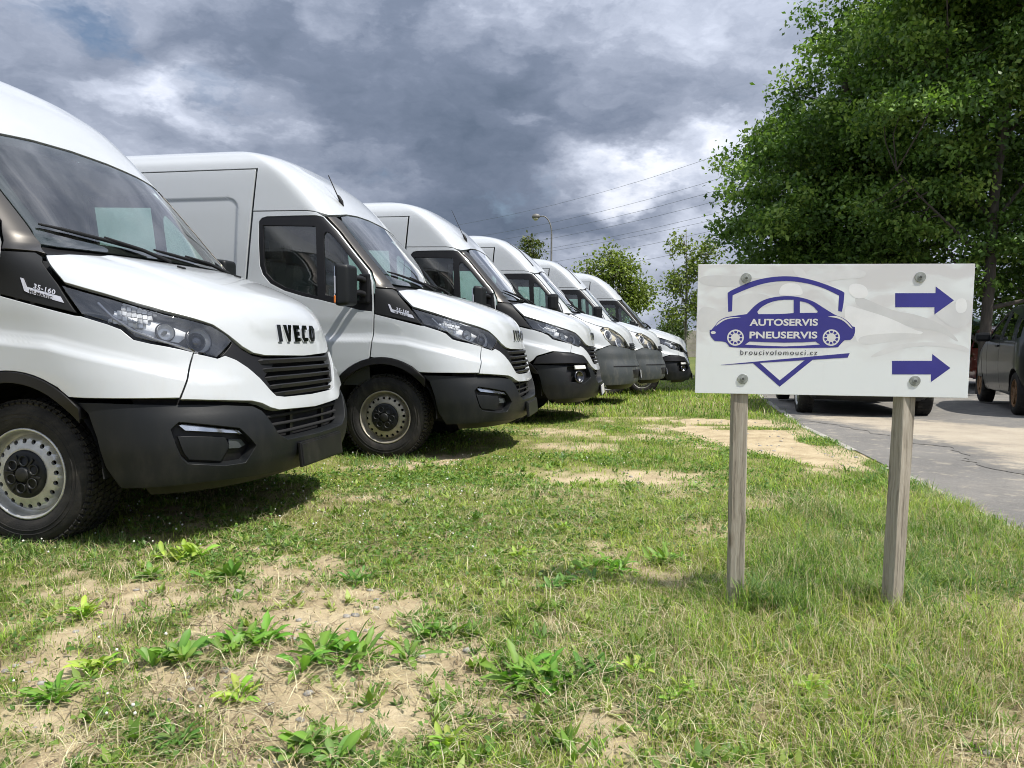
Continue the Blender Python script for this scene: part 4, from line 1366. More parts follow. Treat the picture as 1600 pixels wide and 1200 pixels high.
ragged_sheet('gravel_path', [(3.58, 9.05), (3.70, 8.4), (4.02, 7.5), (3.85, 6.5), (3.75, 5.6), (4.1, 4.9), (5.5, 5.2), (7.5, 6.4), (8.5, 7.6), (6.8, 8.2), (5.8, 8.9), (5.2, 9.7), (4.4, 10.2), (4.0, 11.4), (3.75, 10.5)], 'gravel', .010, .26, 3)
kerb = structure(empty('kerb'))
yk = 1.2
while yk < 16:
    L = random.uniform(.9, 1.05)
    p0 = Vector((float(kerb_x(yk)), yk, float(gz(yk)))); p1 = Vector((float(kerb_x(yk + L - .02)), yk + L - .02, float(gz(yk + L))))
    if not (5.6 < yk < 6.0):
        c = (p0 + p1) / 2
        ang = math.atan2(p1.y - p0.y, p1.x - p0.x)
        k = MB().box((0, 0, 0), ((p1 - p0).length, .075, .16), None, .008).build('kerb_stone', 'concrete', kerb)
        k.location = (c.x - .035 + random.uniform(-.01, .01), c.y, c.z - .068 + random.uniform(-.010, .006))
        k.rotation_euler = (random.uniform(-.03, .03), 0, ang + random.uniform(-.012, .012))
    yk += L

# ------------------------------------------------------------------ vegetation on the ground
def leafy(name, rough=0.6, trans=0.35):
    m = bpy.data.materials.new(name); m.use_nodes = True
    t = NT(m.node_tree); t.n.clear()
    c = t.add('ShaderNodeAttribute', attribute_name='col').outputs['Color']
    p = t.add('ShaderNodeBsdfPrincipled', {'Base Color': c, 'Roughness': rough, 'Specular IOR Level': 0.35})
    tr = t.add('ShaderNodeBsdfTranslucent', {'Color': t.mix(1.0, c, (1.35, 1.5, 0.7), 'MULTIPLY')})
    mx = t.add('ShaderNodeMixShader', {0: trans, 1: p.outputs[0], 2: tr.outputs[0]})
    t.l.new(mx.outputs[0], t.add('ShaderNodeOutputMaterial').inputs[0])
    MATS[name] = m
    return m


leafy('grass_blade', 0.55, 0.35)
leafy('foliage', 0.5, 0.30)
leafy('straw', 0.75, 0.15)


def set_col(me, C):
    C = np.asarray(C, np.float32)
    a = me.attributes.new('col', 'FLOAT_COLOR', 'POINT')
    a.data.foreach_set('color', np.concatenate([C, np.ones((len(C), 1), np.float32)], 1).ravel())


def blades(P, hgt, wid, lean, az, C, name, m):
    """curved three-segment blades, all numpy"""
    n = len(P)
    d = np.stack([np.cos(az), np.sin(az), 0 * az], 1)
    s = np.stack([-np.sin(az), np.cos(az), 0 * az], 1)
    up_ = np.array([0, 0, 1.0])
    w = wid[:, None] * .5

    def at(t_):
        return P + d * (lean * hgt * t_ ** 2)[:, None] + up_ * (hgt * t_ * (1 - .35 * lean * t_))[:, None]
    a, b_, c = at(0.0), at(.5), at(1.0)
    V = np.stack([a - s * w, a + s * w, b_ - s * w * .8, b_ + s * w * .8, c], 1).reshape(-1, 3)
    k = np.arange(n)[:, None] * 5
    F = np.concatenate([k + np.array([[0, 1, 3]]), k + np.array([[0, 3, 2]]), k + np.array([[2, 3, 4]])])
    me = mesh_np(name, V, F, m, smooth=True)
    set_col(me, np.repeat(C, 5, 0))
    o = link(name, me)
    o['kind'] = 'stuff'
    return o


def scatter(n, y0, y1, pw=1.0):
    """points in the camera's wedge of meadow"""
    u = rng.random(n)
    y = (y0 ** pw + (y1 ** pw - y0 ** pw) * u) ** (1 / pw)
    x = (rng.random(n) * 2 - 1) * (y * .72 + .35)
    k = x < kerb_x(y) - .04
    return x[k], y[k]


GREEN = np.array([(.080, .168, .022), (.148, .258, .032), (.230, .335, .044), (.325, .395, .070), (.102, .200, .046)])
DRY = np.array([(.48, .42, .25), (.40, .33, .18), (.54, .49, .33), (.30, .235, .14)])


def grass_field(n, y0, y1, h0, h1, w0, w1, pw, nm, lab, dry=.12, thr=.16):
    x, y = scatter(n, y0, y1, pw)
    c = cover(x, y)
    # clumps: grass grows in tufts
    cl_ = fbm(x * 9, y * 9, 2, 33)
    keep = rng.random(len(x)) < np.clip((c - thr) * 1.35, 0, 1) * np.clip(.35 + cl_ * 1.3, 0, 1)
    x, y, c = x[keep], y[keep], c[keep]
    n = len(x)
    P = np.stack([x, y, zground(x, y) - .004], 1)
    big = fbm(x * 1.6, y * 1.6, 3, 41)
    right = np.clip((x - .3) / 1.0, 0, 1) * np.clip((5.5 - y) / 1.5, 0, 1)
    short = np.where((y > 3.4) & (x < .5), .62, 1.0)
    hgt = (h0 + (h1 - h0) * rng.random(n) ** 1.8) * (.55 + .8 * big) * (.7 + .5 * c) * (1 + .55 * right) * short
    wid = w0 + (w1 - w0) * rng.random(n)
    lean = .25 + rng.random(n) * 1.0
    az = rng.random(n) * 2 * np.pi
    tone = np.clip(fbm(x * 2.3, y * 2.3, 3, 55) * 1.3 - .15 + (rng.random(n) - .5) * .7, 0, .999)
    C = GREEN[(tone * 4).astype(int)] * (0.55 + rng.random((n, 1)) ** 1.5 * 1.05)
    isdry = rng.random(n) < dry + .22 * np.clip(.75 - c, 0, 1) + .12 * right + .16 * np.clip((2.9 - y) / .6, 0, 1) * np.clip(x + .4, .25, 1)
    C[isdry] = DRY[rng.integers(0, 4, isdry.sum())]
    o = blades(P, hgt, wid, lean, az, C, nm, 'grass_blade')
    o['label'] = lab
    o['category'] = 'grass'
    return o


grass_field(190000, 1.55, 4.6, .020, .085, .0016, .0036, 1.4, 'grass', 'sparse green and yellow grass of the foreground', .10)
grass_field(200000, 4.4, 10.0, .018, .075, .0026, .0060, 1.5, 'grass', 'short trodden grass in front of the parked vans', .07)
grass_field(110000, 9.8, 24.0, .03, .13, .006, .014, 1.5, 'grass', 'longer grass at the far end of the van row', .10, .05)

# tall tufts: at the sign posts and along the kerb
tx, ty, th_ = [], [], []
for (cx, cy, r, n, h) in ((.93, 2.82, .08, 300, .17), (1.02, 2.80, .09, 260, .15), (1.50, 2.86, .10, 240, .14), (1.40, 2.95, .08, 160, .13), (1.08, 2.62, .10, 130, .10), (1.6, 3.4, .4, 900, .11), (2.0, 3.3, .4, 900, .11), (1.75, 3.9, .5, 900, .09),
                          (2.2, 4.2, .4, 900, .09), (1.7, 2.9, .35, 500, .10), (1.95, 4.9, .5, 700, .07), (-2.35, 3.60, .30, 700, .09), (-2.0, 3.55, .25, 500, .08), (-1.05, 6.2, .35, 700, .08)):
    a = rng.random(n) * 6.283; q = np.sqrt(rng.random(n)) * r
    tx.append(cx + np.cos(a) * q); ty.append(cy + np.sin(a) * q); th_.append(h * (.45 + .75 * rng.random(n)))
yk_ = rng.uniform(2.6, 9.5, 5200)
tx.append(kerb_x(yk_) + .02 * (rng.random(5200) - .5) - .055 - rng.random(5200) ** 1.6 * .30); ty.append(yk_); th_.append((.035 + .07 * rng.random(5200)) * (.6 + .9 * fbm(yk_ * 2, yk_ * 0, 3, 201)) * np.where((yk_ > 5.6) & (yk_ < 9), .35, 1.0))
tx, ty, th_ = map(np.concatenate, (tx, ty, th_))
k = tx < kerb_x(ty) - .02
tx, ty, th_ = tx[k], ty[k], th_[k]
n = len(tx)
C = np.array([(.095, .185, .055), (.14, .235, .055), (.20, .29, .065)])[rng.integers(0, 3, n)] * (.8 + rng.random((n, 1)) * .4)
dk = rng.random(n) < .12
C[dk] = DRY[rng.integers(0, 4, dk.sum())]
th_ = th_ * np.where((ty < 2.80) & (tx < 1.2), .75, 1.0)
o = blades(np.stack([tx, ty, zground(tx, ty) - .005], 1), th_, .003 + rng.random(n) * .0025, .3 + rng.random(n) * .9, rng.random(n) * 6.283, C, 'tall_grass', 'grass_blade')
tag(o, 'tall grass tufts round the sign posts and by the road edge', 'grass')

# dry straw and stalks lying about
x, y = scatter(60000, 1.55, 5.0, 1.2)
c = cover(x, y)
k = rng.random(len(x)) < np.clip(.25 + .9 * fbm(x * 2.4, y * 2.4, 3, 77) - .30, .04, 1) * np.where(x > .2, 1.15, .8)
x, y = x[k], y[k]
n = len(x)
o = blades(np.stack([x, y, zground(x, y) + .002 + rng.random(n) * .012], 1), .025 + rng.random(n) * .07, .0012 + rng.random(n) * .002, 1.6 + rng.random(n) * .6, rng.random(n) * 6.283,
           DRY[rng.integers(0, 4, n)] * (.75 + rng.random((n, 1)) * .5), 'dry_straw', 'straw')
tag(o, 'dry straw and dead stalks lying on the bare earth', 'straw')

# brown twigs and dead leaves in drifts
x, y = scatter(16000, 1.55, 4.6, 1.3)
k = rng.random(len(x)) < np.clip((fbm(x * 3.1 + 5, y * 3.1, 3, 177) - .48) * 5, 0, 1)
x, y = x[k], y[k]
n = len(x)
o = blades(np.stack([x, y, zground(x, y) + .001 + rng.random(n) * .006], 1), .015 + rng.random(n) ** 2 * .06, .0014 + rng.random(n) ** 3 * .008, 2.0 + rng.random(n) * .5, rng.random(n) * 6.283,
           np.array([(.15, .105, .06), (.20, .15, .09), (.10, .072, .045), (.27, .21, .13)])[rng.integers(0, 4, n)], 'twigs', 'straw')
tag(o, 'brown twigs and dead leaves drifted on the bare earth', 'twigs')


def leaf_quads(P, nrm_, tng, L, Wd, C, name, m, fold=.25):
    """folded diamond leaves: 4 points, 2 triangles"""
    s = np.cross(nrm_, tng)
    s /= np.linalg.norm(s, axis=1, keepdims=True) + 1e-9
    tng = tng / (np.linalg.norm(tng, axis=1, keepdims=True) + 1e-9)
    a = P; tip = P + tng * L[:, None]
    mid = P + tng * (L * .5)[:, None] + nrm_ * (Wd * fold)[:, None]
    V = np.stack([a, mid + s * Wd[:, None] * .5, tip, mid - s * Wd[:, None] * .5], 1).reshape(-1, 3)
    k = np.arange(len(P))[:, None] * 4
    F = np.concatenate([k + np.array([[0, 1, 2]]), k + np.array([[0, 2, 3]])])
    me = mesh_np(name, V, F, m)
    set_col(me, np.repeat(C, 4, 0))
    return me


def rdir(n, upb=0.0):
    v = rng.normal(size=(n, 3))
    v[:, 2] = np.abs(v[:, 2]) * .6 + upb if upb > 0 else v[:, 2]
    return v / np.linalg.norm(v, axis=1, keepdims=True)


# clover and other small broad leaves between the grass
x, y = scatter(150000, 1.6, 8.5, 1.5)
c = cover(x, y)
pt = fbm(x * 1.9 + 7, y * 1.9, 3, 91)
k = rng.random(len(x)) < np.clip((pt - .45) * 5, 0, 1) * np.clip((c - .2) * 1.6, 0, 1)
x, y = x[k], y[k]
n = len(x)
P = np.stack([x, y, zground(x, y) + .004 + rng.random(n) ** 2 * .035], 1)
N = rdir(n, .9)
T = rdir(n); T[:, 2] *= .3
C = np.array([(.07, .15, .026), (.10, .195, .034), (.155, .245, .046)])[rng.integers(0, 3, n)] * (.8 + .5 * rng.random((n, 1)))
o = link('clover', leaf_quads(P, N, T, .008 + rng.random(n) * .013 * (1 + y * .12), .008 + rng.random(n) * .010 * (1 + y * .12), C, 'clover', 'foliage'))
o['kind'] = 'stuff'
tag(o, 'low clover and small broad leaves covering the ground', 'clover')

# white clover heads
x = np.concatenate([rng.uniform(-2.6, -.1, 240), rng.uniform(-1.4, -.6, 30), rng.uniform(-1.0, 1.0, 60)]); y = np.concatenate([rng.uniform(3.35, 6.4, 240), rng.uniform(1.9, 2.5, 30), rng.uniform(5.5, 7.5, 60)])
k = cover(x, y) > .45
x, y = x[k], y[k]
bm = bmesh.new(); bmesh.ops.create_icosphere(bm, subdivisions=1, radius=1.0)
sv_ = np.array([v.co[:] for v in bm.verts]); sf = np.array([[v.index for v in f.verts] for f in bm.faces]); bm.free()
n = len(x)
z = zground(x, y) + .03 + rng.random(n) * .03
rad = .0028 + rng.random(n) * .0028
V = (sv_[None] * rad[:, None, None] * (1 + .25 * rng.random((n, len(sv_), 1))) + np.stack([x, y, z], 1)[:, None]).reshape(-1, 3)
F = (sf[None] + (np.arange(n) * len(sv_))[:, None, None]).reshape(-1, 3)
mat('petal', (0.62, 0.62, 0.55), 0.8)
o = link('clover_flowers', mesh_np('clover_flowers', V, F, 'petal'))
o['kind'] = 'stuff'
tag(o, 'tiny white clover flowers near the first van', 'flowers')
# pebbles
x, y = scatter(4200, 1.6, 9.8, 1.3)
k = cover(x, y) < .42
x, y = x[k], y[k]
n = len(x)
rad = .0025 + rng.random(n) ** 3 * .013
V = (sv_[None] * rad[:, None, None] * (1 + .5 * (rng.random((n, len(sv_), 1)) - .5)) * np.array([1.2, 1, .6]) + np.stack([x, y, zground(x, y) + rad * .15], 1)[:, None]).reshape(-1, 3)
F = (sf[None] + (np.arange(n) * len(sv_))[:, None, None]).reshape(-1, 3)
mat('stone', (0.30, 0.285, 0.26), 0.85, var=0.3, vscale=30)
o = link('pebbles', mesh_np('pebbles', V, F, 'stone'))
o['kind'] = 'stuff'
tag(o, 'small grey pebbles strewn on the bare earth', 'pebbles')

# small herbs: little rosettes all over the meadow, too many to tell apart
x, y = scatter(12000, 1.6, 6.5, 1.3)
c = cover(x, y)
k = rng.random(len(x)) < np.clip((fbm(x * 1.4, y * 1.4, 3, 123) - .40) * 4, 0.06, 1) * np.clip(.45 + c, 0, 1) * .55
x, y = x[k], y[k]
m_ = 13
x = np.repeat(x, m_); y = np.repeat(y, m_)
n = len(x)
sz = np.repeat(.5 + rng.random(n // m_) ** 2.5 * 1.0, m_)
az = rng.random(n) * 6.283
el = .15 + rng.random(n) * .9
T = np.stack([np.cos(az) * np.cos(el), np.sin(az) * np.cos(el), np.sin(el)], 1)
N = np.stack([-np.cos(az) * np.sin(el), -np.sin(az) * np.sin(el), np.cos(el)], 1) + rng.normal(size=(n, 3)) * .25
N /= np.linalg.norm(N, axis=1, keepdims=True)
P = np.stack([x + rng.normal(size=n) * .008, y + rng.normal(size=n) * .008, zground(x, y) + .002], 1)
C = np.repeat(np.array([(.09, .175, .03), (.135, .24, .04), (.20, .30, .055), (.27, .35, .075)])[rng.integers(0, 4, n // m_)], m_, 0) * (.8 + .4 * rng.random((n, 1)))
L = (.022 + .03 * rng.random(n)) * sz
o = link('herbs', leaf_quads(P, N, T, L, L * (.20 + .16 * rng.random(n)), C, 'herbs', 'foliage', -.12))
o['kind'] = 'stuff'
tag(o, 'small leafy herbs scattered through the grass', 'herbs')

# ------------------------------------------------------------------ single weeds: each plant a thing, each leaf a part
def weed_leaf(L, wd, curve, teeth, col_):
    n = 7
    V, F = [], []
    for i in range(n + 1):
        t_ = i / n
        w_ = wd * (math.sin(math.pi * min(1, t_ * .92 + .06)) ** .8) * (.55 + .6 * t_) * (1 + teeth * (1 if i % 2 else -1))
        if i == n:
            w_ = .0006
        zz_ = L * (t_ * .62 - curve * t_ * t_)
        xx_ = L * (t_ * .85)
        V += [(xx_, -w_ / 2, zz_ + w_ * .16), (xx_, 0, zz_), (xx_, w_ / 2, zz_ + w_ * .16)]
    for i in range(n):
        a = i * 3
        F += [(a, a + 1, a + 4), (a, a + 4, a + 3), (a + 1, a + 2, a + 5), (a + 1, a + 5, a + 4)]
    me = mesh_np('leaf', V, np.array(F), 'foliage', smooth=True)
    C = np.tile(np.array(col_)[None], (len(V), 1))
    C[1::3] *= 1.3
    set_col(me, C)
    return me


def leaf_set(cols, L, wd, teeth):
    return [weed_leaf(L * random.uniform(.75, 1.2), wd * random.uniform(.8, 1.25), random.uniform(.25, .62), teeth, [c_ * random.uniform(.85, 1.2) for c_ in random.choice(cols)]) for _ in range(8)]


random.seed(5)
SETS = {'dandelion': leaf_set([(.12, .225, .034), (.16, .27, .044)], .062, .0165, .16),
        'plantain': leaf_set([(.11, .215, .036), (.15, .26, .05)], .058, .0185, .02),
        'dark': leaf_set([(.07, .15, .028), (.095, .19, .036)], .052, .0150, .10),
        'bright': leaf_set([(.22, .34, .045), (.28, .38, .065)], .055, .0160, .05)}
WEEDS = [(-1.44, 3.41, 'bright', 20, 1.2, 'broad-leaved bright weed clump nearest to the first van\'s wheel'), (-1.19, 3.14, 'plantain', 16, 1.0, 'leafy weed at the top edge of the big bare patch on the left'),
         (-1.05, 2.32, 'plantain', 18, 1.05, 'flat leafy rosette on bare earth, leftmost of the foreground pair'), (-.85, 2.45, 'dandelion', 24, 1.15, 'bushy toothed weed right beside the flat rosette on the left'),
         (-.48, 2.35, 'dandelion', 26, 1.25, 'large leafy weed clump standing in the middle of the bare foreground'), (-.26, 2.56, 'plantain', 20, .85, 'compact round rosette on bare soil right of the large foreground clump'),
         (.06, 2.18, 'dandelion', 26, 1.2, 'spreading leafy weed in the lower middle of the picture'), (.21, 2.27, 'dark', 20, 1.0, 'dark green weed touching the spreading weed in the lower middle'),
         (-.77, 2.09, 'bright', 8, .9, 'small pale weed below the pair of rosettes on the left'), (-.49, 1.81, 'plantain', 18, .9, 'broad-leaved weed cut by the bottom edge left of the middle'),
         (-.17, 1.86, 'bright', 10, .8, 'small bright weed near the bottom edge, below the large clump'), (-.60, 3.10, 'dark', 16, .9, 'dark weed beside the bare patch in front of the first van'),
         (.06, 3.49, 'bright', 14, .8, 'pale weed in the grass in front of the second van'), (.23, 3.08, 'dark', 22, 1.0, 'dark green broad weed left of the left sign post'), (.42, 3.30, 'dandelion', 22, 1.0, 'wide leafy weed just left of the left sign post'),
         (.91, 4.11, 'dark', 12, .8, 'dark weed by the bare spot behind the left sign post'), (.49, 2.10, 'bright', 10, .9, 'upright bright weed in the straw, right of the lower middle'), (.37, 2.25, 'bright', 8, .75, 'thin yellowish weed right of the spreading lower weed'),
         (.86, 2.13, 'bright', 10, .9, 'bright young weed below the gap between the sign posts'), (1.17, 2.23, 'plantain', 7, .75, 'single young leafy weed below the right sign post'), (-1.50, 3.17, 'plantain', 12, .9, 'leafy weed at the left edge of the large bare patch'),
         (-1.51, 2.69, 'bright', 10, .95, 'tall pale weed at the left side above the bottom corner'), (-1.28, 2.08, 'dandelion', 14, .9, 'toothed weed near the bottom left corner'), (-1.24, 2.25, 'bright', 10, .9, 'pale stalky weed just above the bottom left corner'),
         (.69, 3.40, 'dandelion', 18, .9, 'leafy weed right behind the foot of the left sign post'), (-.84, 1.85, 'dark', 12, .8, 'small dark weed at the bottom edge on the left'), (.27, 3.96, 'bright', 12, .8, 'light green weed in the middle distance by a dead brown clump')]
for (wx, wy, st, nl, sc, lab) in WEEDS:
    root = empty('weed', (wx, wy, float(zground(np.array([wx]), np.array([wy]))[0]) - .004))
    tag(root, lab, 'weed', 'weeds growing in the meadow')
    nl = int(nl * 3.4)
    heads = [(random.gauss(0, .030) * sc * min(1.3, nl / 50), random.gauss(0, .026) * sc * min(1.3, nl / 50)) for _ in range(max(1, nl // 9))]
    for k in range(nl):
        o = link('leaf', SETS[st][random.randrange(8)], root)
        a = k * 2.39996 + random.uniform(-.3, .3)
        hx_, hy_ = heads[k % len(heads)]
        r_ = random.uniform(0, .018) * sc
        o.location = (hx_ + r_ * math.cos(a), hy_ + r_ * math.sin(a), random.uniform(0, .022))
        o.rotation_euler = (random.uniform(-.6, .6), random.uniform(-.65, .35) if st != 'bright' else random.uniform(-.8, 0), a)
        s_ = sc * random.uniform(.8, 1.6)
        o.scale = (s_, s_, s_)

# ------------------------------------------------------------------ the six vans
wheel_a = make_wheel('rim_silver')
wheel_b = make_wheel('rim_bronze')
pm = van_meshes('strip_fog')
pr = van_meshes('round_fog')
po = van_meshes('old')
VANS = [
    ('nearest white van, cut by the left edge, its nose in front of all the others', (-2.156, 4.565), -10.4, 0, wheel_a, pm, 'strip_fog', ('35-160', 'HI-MATIC')),
    ('second white van from the left, its whole front wheel and short roof aerial in view', (-.882, 7.24), -10.2, 0, wheel_b, pm, 'strip_fog', ('35-160', 'HI-MATIC')),
    ('third white van from the left, with long whip aerial and round fog lamps', (.059, 9.779), -9.95, 0, wheel_a, pr, 'round_fog', None),
    ('older white van with big grey bumper and yellowed headlight, fourth from the left', (1.0, 12.6), -10, -.03, wheel_a, po, 'old', None),
    ('older white van with grey bumper and clear headlight, fifth from the left', (1.98, 15.4), -10, -.1, wheel_a, po, 'old', None),
    ('farthest white van of the row, black bumper, nearest to the concrete wall', (2.97, 17.46), -10, -.2, wheel_a, pr, 'round_fog', None)]
for lab, xy, a, z, wh, pp, kd, bd in VANS:
    root, objs = make_van(pp, lab, (xy[0], xy[1], z), R(a), wh, kd, bd)
for w_ in (wheel_a, wheel_b):
    for ch in list(w_.children):
        bpy.data.objects.remove(ch)
    bpy.data.objects.remove(w_)

# ------------------------------------------------------------------ direction sign on two wooden posts
SIGN = {
'shield':[(-0.3658,0.0645),(-0.3699,0.1343),(-0.3621,0.1405),(-0.3207,0.161),(-0.2774,0.1794),(-0.2223,0.1916),(-0.1672,0.1956),(-0.12,0.1924),(-0.0648,0.1794),(-0.0135,0.1613),(0.0338,0.1413),(0.041,0.1353),(0.0395,0.095),(0.0349,0.0667),(0.0219,0.0707),(0.0228,0.1251),(-0.0247,0.1492),(-0.0721,0.1653),(-0.1194,0.1746),(-0.1666,0.1786),(-0.2217,0.1733),(-0.2689,0.1611),(-0.32,0.1406),(-0.3516,0.1254),(-0.3518,0.0667)],
'swoosh':[(-0.3864,-0.1316),(-0.1724,-0.1079),(0.0682,-0.0823),(0.0619,-0.0987),(-0.0578,-0.108),(-0.2477,-0.1222),(-0.3863,-0.1329)],
'vee':[(-0.2717,-0.1237),(-0.1729,-0.2092),(-0.0579,-0.1064),(-0.0873,-0.1096),(-0.1737,-0.186),(-0.2485,-0.1209)],
'car':[(-0.4306,-0.002),(-0.4245,-0.002),(-0.4108,0.0147),(-0.4011,0.0293),(-0.3813,0.043),(-0.3493,0.0494),(-0.3134,0.0545),(-0.2994,0.0567),(-0.2898,0.067),(-0.2744,0.0855),(-0.2511,0.104),(-0.2198,0.1163),(-0.1804,0.1226),(-0.1411,0.1235),(-0.1015,0.1167),(-0.0659,0.1047),(-0.0378,0.0866),(-0.0099,0.0685),(0.014,0.0544),(0.0376,0.0465),(0.0576,0.0325),(0.0738,0.0144),(0.0824,0.0124),(0.0843,-0.0058),(0.0775,-0.0261),(0.0681,-0.0343),(0.0488,-0.0353),(0.0376,-0.0468),(0.0265,-0.0612),(0.0032,-0.0635),(-0.1738,-0.0676),(-0.3418,-0.0674),(-0.358,-0.0635),(-0.3685,-0.0491),(-0.3788,-0.045),(-0.4112,-0.0433),(-0.4237,-0.031),(-0.4301,-0.0186)],
'win1':[(-0.2618,0.0651),(-0.2504,0.0815),(-0.2192,0.1),(-0.18,0.1095),(-0.1347,0.1097),(-0.1329,0.0617),(-0.1782,0.0574),(-0.2575,0.0569)],
'win2':[(-0.1129,0.1045),(-0.0892,0.1005),(-0.0652,0.0864),(-0.0489,0.0683),(-0.0506,0.063),(-0.1113,0.0618)],
'sill':[(-0.3019,-0.0554),(-0.2862,-0.0441),(-0.2143,-0.0462),(-0.1626,-0.0469),(-0.0956,-0.045),(-0.0525,-0.0417),(-0.0364,-0.0525),(-0.0951,-0.0572),(-0.1622,-0.0605),(-0.2338,-0.0588)],
'arc1':[(-0.4107,0.0106),(-0.401,0.0264),(-0.3812,0.0397),(-0.3492,0.0461),(-0.319,0.0434),(-0.3491,0.042),(-0.3771,0.0356),(-0.3968,0.021)],
'arc2':[(-0.013,0.049),(0.0141,0.0532),(0.0377,0.0445),(0.0578,0.0284),(0.0742,0.0063),(0.0663,0.0103),(0.05,0.0284),(0.0261,0.0432)],
'arr1':[(0.2148,0.1345),(0.3509,0.1348),(0.3502,0.1586),(0.4137,0.1095),(0.3509,0.0593),(0.3496,0.0849),(0.2172,0.0843)],
'arr2':[(0.2151,-0.1084),(0.351,-0.1066),(0.3509,-0.0824),(0.4143,-0.1315),(0.351,-0.1832),(0.3497,-0.1555),(0.2173,-0.1576)],
'screws':[(-0.3048,0.1884),(-0.306,-0.1824),(0.2965,-0.1795),(0.297,0.1917)]}


def smooth_poly(P, n=2, keep=0.6):
    """round the gentle bends of a traced outline, leave sharp corners"""
    P = [Vector(p) for p in P]
    for _ in range(n):
        out = []
        m = len(P)
        for i in range(m):
            a, b, c = P[i - 1], P[i], P[(i + 1) % m]
            d1, d2 = (b - a), (c - b)
            ang = d1.angle(d2) if d1.length > 1e-7 and d2.length > 1e-7 else 0
            if ang > keep:
                out.append(b)
            else:
                out += [b - d1 * .25, b + d2 * .25]
        P = out
    return [tuple(p) for p in P]


def flat_poly(outer, holes=()):
    """triangulated 2-D shape with holes"""
    loops = [outer] + list(holes)
    pts, edges = [], []
    for L in loops:
        b = len(pts)
        pts += [Vector(p) for p in L]
        edges += [(b + i, b + (i + 1) % len(L)) for i in range(len(L))]
    r = delaunay_2d_cdt(pts, edges, [], 0, 1e-7)
    P = np.array([(v.x, v.y) for v in r[0]])
    F = np.array([f for f in r[2] if len(f) == 3])
    c = P[F].mean(1)
    k = inside(c, np.array(outer))
    for h in holes:
        k &= ~inside(c, np.array(h))
    F = F[k]
    a = P[F]
    cr = (a[:, 1, 0] - a[:, 0, 0]) * (a[:, 2, 1] - a[:, 0, 1]) - (a[:, 1, 1] - a[:, 0, 1]) * (a[:, 2, 0] - a[:, 0, 0])
    F[cr < 0] = F[cr < 0][:, ::-1]
    return P, F


mat('sign_blue', (0.032, 0.030, 0.24), 0.35, coat=0.3, var=0.08, vscale=6)
mat('sign_text', (0.66, 0.66, 0.67), 0.35)
mat('sign_ink', (0.03, 0.03, 0.05), 0.4)
mat('zinc', (0.30, 0.32, 0.31), 0.55, metal=0.35, var=0.2, vscale=60)
mat('zinc_dark', (0.12, 0.12, 0.12), 0.5, metal=0.8)
# board face: a washed-out workshop picture, printed: pale grey fields, soft edges, a few faint lines
m = bpy.data.materials.new('sign_face'); m.use_nodes = True
t = NT(m.node_tree); b = t.n['Principled BSDF']
oc = t.add('ShaderNodeTexCoord').outputs['Object']
wv = t.vmath('ADD', oc, t.vmath('SCALE', t.vmath('SUBTRACT', t.noise(oc, 3.0, 3, 0.5, out='Color'), (.5, .5, .5)), scale=0.25))
f1 = t.smooth(t.noise(t.vmath('MULTIPLY', wv, (2.6, 2.2, 6.5)), 1.6, 4, 0.5), 0.44, 0.56)
vo = t.add('ShaderNodeTexVoronoi', {'Vector': t.vmath('MULTIPLY', wv, (3.5, 1, 9)), 'Scale': 1.0, 'Smoothness': 0.25}, feature='SMOOTH_F1').outputs['Distance']
f2 = t.smooth(vo, 0.40, 0.55)
zz = t.add('ShaderNodeSeparateXYZ', {0: oc}).outputs
fade = t.smooth(zz[2], -0.16, 0.02)          # the print fades out towards the bottom of the board
c0 = t.mix(t.math('MULTIPLY', f1, fade), (0.75, 0.785, 0.81), (0.65, 0.65, 0.67))
c0 = t.mix(t.math('MULTIPLY', t.math('MULTIPLY', f2, fade), 0.3), c0, (0.55, 0.54, 0.55))
band = t.math('MULTIPLY', t.smooth(t.noise(t.vmath('MULTIPLY', wv, (1.0, 1, 16)), 1.3, 3, 0.5), 0.60, 0.72), t.math('MULTIPLY', fade, 0.30))
c0 = t.mix(band, c0, (0.74, 0.73, 0.73))
dirt = t.smooth(t.noise(t.vmath('MULTIPLY', oc, (9, 9, 3)), 2.0, 8, 0.7), 0.55, 0.8)
c0 = t.mix(t.math('MULTIPLY', dirt, 0.12), c0, (0.42, 0.40, 0.35))
t.l.new(c0, b.inputs['Base Color'])
b.inputs['Roughness'].default_value = 0.28
b.inputs['Coat Weight'].default_value = 0.25
MATS['sign_face'] = m
# weathered timber
m = bpy.data.materials.new('old_timber'); m.use_nodes = True
t = NT(m.node_tree); b = t.n['Principled BSDF']
oc = t.add('ShaderNodeTexCoord').outputs['Object']
wv = t.vmath('ADD', oc, t.vmath('SCALE', t.vmath('SUBTRACT', t.noise(oc, 6.0, 3, 0.5, out='Color'), (.5, .5, .5)), scale=0.03))
gr = t.noise(t.vmath('MULTIPLY', wv, (70, 70, 2.2)), 1.0, 6, 0.65)
gr2 = t.noise(t.vmath('MULTIPLY', wv, (260, 260, 4.0)), 1.0, 3, 0.6)
c0 = t.ramp(gr, [(0.30, (0.105, 0.088, 0.066)), (0.46, (0.29, 0.255, 0.205)), (0.70, (0.42, 0.385, 0.325))])
c0 = t.mix(t.math('MULTIPLY', t.smooth(gr2, 0.58, 0.75), 0.5), c0, (0.10, 0.09, 0.075))
kn = t.add('ShaderNodeTexVoronoi', {'Vector': t.vmath('MULTIPLY', oc, (9, 9, 3.0)), 'Scale': 1.0}).outputs['Distance']
c0 = t.mix(t.math('MULTIPLY', t.math('SUBTRACT', 1.0, t.smooth(kn, 0.06, 0.16)), 0.8), c0, (0.10, 0.06, 0.035))
t.l.new(c0, b.inputs['Base Color'])
b.inputs['Roughness'].default_value = 0.85
